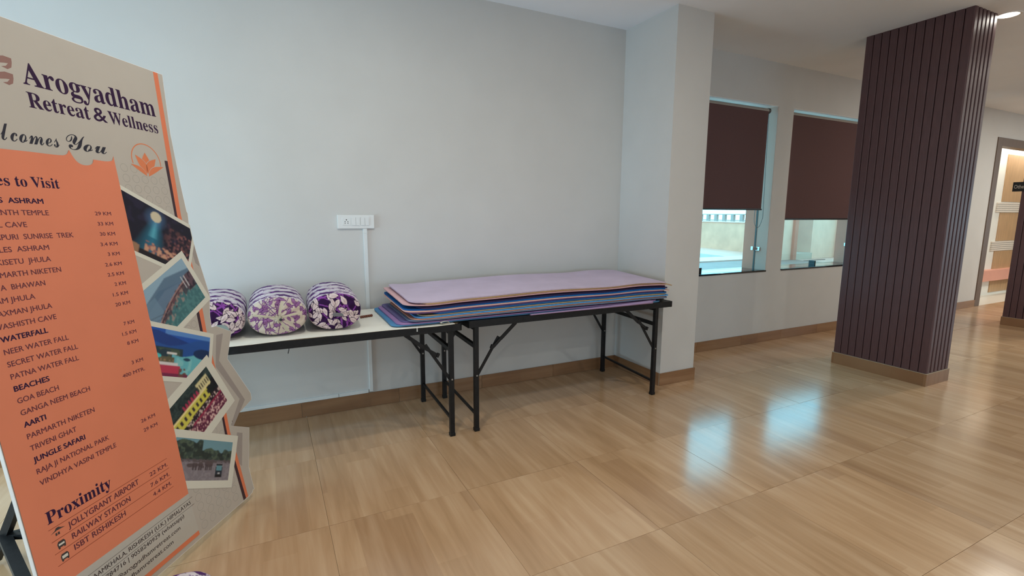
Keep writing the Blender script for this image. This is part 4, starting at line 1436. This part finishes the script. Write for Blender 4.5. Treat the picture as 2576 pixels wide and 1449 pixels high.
def flat(mb, name, m, parent=ban, **k):
    me = bpy.data.meshes.new(name)
    me.from_pydata(mb.v, [], mb.f); me.update()
    return obj(name, me, m, parent, **k)


def mb_serif(s):
    out = ''
    for c in s:
        if 'A' <= c <= 'Z': out += chr(0x1D400+ord(c)-65)
        elif 'a' <= c <= 'z': out += chr(0x1D41A+ord(c)-97)
        else: out += c
    return out


def mb_script(s):
    out = ''
    for c in s:
        if 'A' <= c <= 'Z': out += chr(0x1D4D0+ord(c)-65)
        elif 'a' <= c <= 'z': out += chr(0x1D4EA+ord(c)-97)
        else: out += c
    return out


A_ref = mb_serif('A'); H_ref = mb_serif('H')
line('heading_line', M_pur, mb_serif('Arogyadham'), -0.281, 0.289, 1.905, 0.078, None, 0.004, A_ref, layer=3)
line('heading_line', M_pur, mb_serif('Retreat'), -0.281, -0.052, 1.826, 0.053, None, 0.004, H_ref, layer=3)
line('heading_line', M_pur, '&', -0.036, 0.022, 1.828, 0.053, None, 0.012, '&', layer=3)
line('heading_line', M_pur, mb_serif('Wellness'), 0.032, 0.282, 1.829, 0.050, None, 0.004, H_ref, layer=3)
line('welcome_line', M_scr, mb_script('We'), -0.535, -0.408, 1.697, 0.064, None, -0.008, mb_script('W'), layer=3)
line('welcome_line', M_scr, mb_script('lcomes'), -0.398, -0.206, 1.697, 0.060, None, -0.002, mb_script('W'), layer=3)
line('welcome_line', M_scr, mb_script('You'), -0.176, -0.014, 1.697, 0.058, None, -0.002, mb_script('Y'), layer=3)
line('subheading_line', M_pur, mb_serif('Places'), -0.545, -0.410, 1.546, 0.035, None, 0.004, H_ref)
line('subheading_line', M_pur, mb_serif('to Visit'), -0.393, -0.246, 1.546, 0.035, None, 0.004, H_ref)
line('subheading_line', M_pur, mb_serif('Proximity'), -0.566, -0.332, 0.435, 0.041, None, 0.006, H_ref)
rows = [(0, 'TEMPLES  ASHRAM', -0.318, 1), (1, 'NEELKANTH TEMPLE', -0.309, 0), (2, 'JHILMIL CAVE', -0.391, 0), (3, 'KUNJAPURI  SUNRISE  TREK', -0.240, 0), (4, 'BEATLES  ASHRAM', -0.338, 0),
        (5, 'JANKISETU  JHULA', -0.342, 0), (6, 'PARMARTH NIKETEN', -0.316, 0), (7, 'GITA  BHAWAN', -0.381, 0), (8, 'RAM JHULA', -0.424, 0), (9, 'LAXMAN JHULA', -0.378, 0), (10, 'VASHISTH CAVE', -0.373, 0),
        (11, 'WATERFALL', -0.412, 1), (12, 'NEER WATER FALL', -0.350, 0), (13, 'SECRET WATER FALL', -0.326, 0), (14, 'PATNA WATER FALL', -0.333, 0), (15, 'BEACHES', -0.447, 1), (16, 'GOA BEACH', -0.425, 0),
        (17, 'GANGA NEEM BEACH', -0.321, 0), (18, 'AARTI', -0.488, 1), (19, 'PARMARTH NIKETEN', -0.324, 0), (20, 'TRIVENI GHAT', -0.403, 0), (21, 'JUNGLE SAFARI', -0.381, 1), (22, 'RAJA JI NATIONAL PARK', -0.297, 0), (23, 'VINDHYA VASINI TEMPLE', -0.277, 0)]
for k, s, ur, b in rows:
    v = 1.4895-0.0401*k
    line('list_heading' if b else 'list_entry', M_pur if b else M_txt, s, -0.556, ur, v, 0.0170, 'inter', 0.040 if b else 0.020)
for k, s, ul, ur in [(1, '29 KM', -.133, -.064), (2, '33 KM', -.132, -.065), (3, '30 KM', -.133, -.067), (4, '3.4 KM', -.141, -.067), (5, '3 KM', -.120, -.068), (6, '2.6 KM', -.142, -.069), (7, '2.5 KM', -.142, -.070), (8, '2 KM', -.122, -.071), (9, '1.5 KM', -.140, -.072), (10, '20 KM', -.140, -.073),
                     (12, '7 KM', -.124, -.075), (13, '1.5 KM', -.141, -.076), (14, '8 KM', -.129, -.077), (16, '3 KM', -.130, -.076), (17, '400 MTR.', -.183, -.078), (22, '26 KM', -.151, -.082), (23, '29 KM', -.149, -.081)]:
    line('distance_entry', M_txt, s, ul, ur, 1.4895-0.0401*k+0.001, 0.0135, 'inter', 0.026)
line('proximity_entry', M_txt, 'JOLLYGRANT AIRPORT', -.508, -.224, .385, .0205, 'inter', 0.026)
line('proximity_entry', M_txt, 'RAILWAY STATION', -.505, -.274, .343, .0195, 'inter', 0.026)
line('proximity_entry', M_txt, 'ISBT RISHIKESH', -.507, -.306, .303, .0195, 'inter', 0.026)
for s, ul, ur, v in (('22 KM.', -.170, -.079, .385), ('7.6 KM.', -.177, -.081, .342), ('4.4 KM.', -.176, -.081, .301)):
    line('proximity_entry', M_txt, s, ul, ur, v, .0155, 'inter', 0.026)
line('contact_line', M_ink, 'N AAMKHALA, RISHIKESH (U.K.) HIMALAYAS', -.500, -.009, .1655, .0165, 'inter', 0.014)
line('contact_line', M_ink, '7784716 | 9058240929 (whatsapp)', -.446, -.058, .133, .0160, 'inter', 0.014)
line('contact_line', M_ink, '@arogyadhamretreat.com', -.398, -.090, .098, .0165, 'inter', 0.014)
line('contact_line', M_ink, 'dhamretreat.com', -.350, -.138, .066, .0165, 'inter', 0.014)

# sign lettering (faces the camera side)
m_ = MB()
vt, f_ = text_geo('Other', 'inter', 0.02)
sc_ = 0.046/cap_h('inter', 0.0, 'H')
wX = vt[:, 0].max()
m_.add([(-0.0095, 0.150-a/wX*0.120, -0.022+b*sc_) for a, b in vt], f_)
flat(m_, 'sign_lettering', M_signw, sg)

# ---- easel behind the banner
es = empty('easel', (-3.9, -1.2, 0), label='black metal tripod easel behind the welcome banner', cat='easel')
E = Vector((-3.9, -1.2, 0))
node = Vector((-4.115, -1.115, 0.13))


def ebar(name, a, b, w=0.026, h=0.026):
    MB().bar(Vector(a)-E, Vector(b)-E, w, h).build(name, M_black, es)


bk = -nn
top = BP+hv*(-0.12)+vv*1.22+bk*0.030
ebar('rear_leg', node+(node-top)*0.10, top, 0.030, 0.030)
fl_ = BP+hv*(-0.595)+vv*0.0+bk*0.055; fl_.z = 0.014
fr_ = BP+hv*(0.30)+vv*0.0+bk*0.055; fr_.z = 0.014
ebar('front_leg', fl_, top+hv*(-0.05), 0.026, 0.026)
ebar('front_leg', fr_, top+hv*(0.05), 0.026, 0.026)
ebar('floor_brace', node, (fl_.x, fl_.y, 0.030), 0.040, 0.030)
ebar('floor_brace', node+Vector((0, 0, .0)), (fr_.x, fr_.y, 0.16), 0.022, 0.022)
ebar('cross_brace', node, BP+hv*(-0.12)+bk*0.06+vv*0.13, 0.022, 0.022)
ebar('ledge', BP+hv*(-0.50)+bk*0.034+vv*0.35, BP+hv*(0.18)+bk*0.034+vv*0.35, 0.03, 0.03)
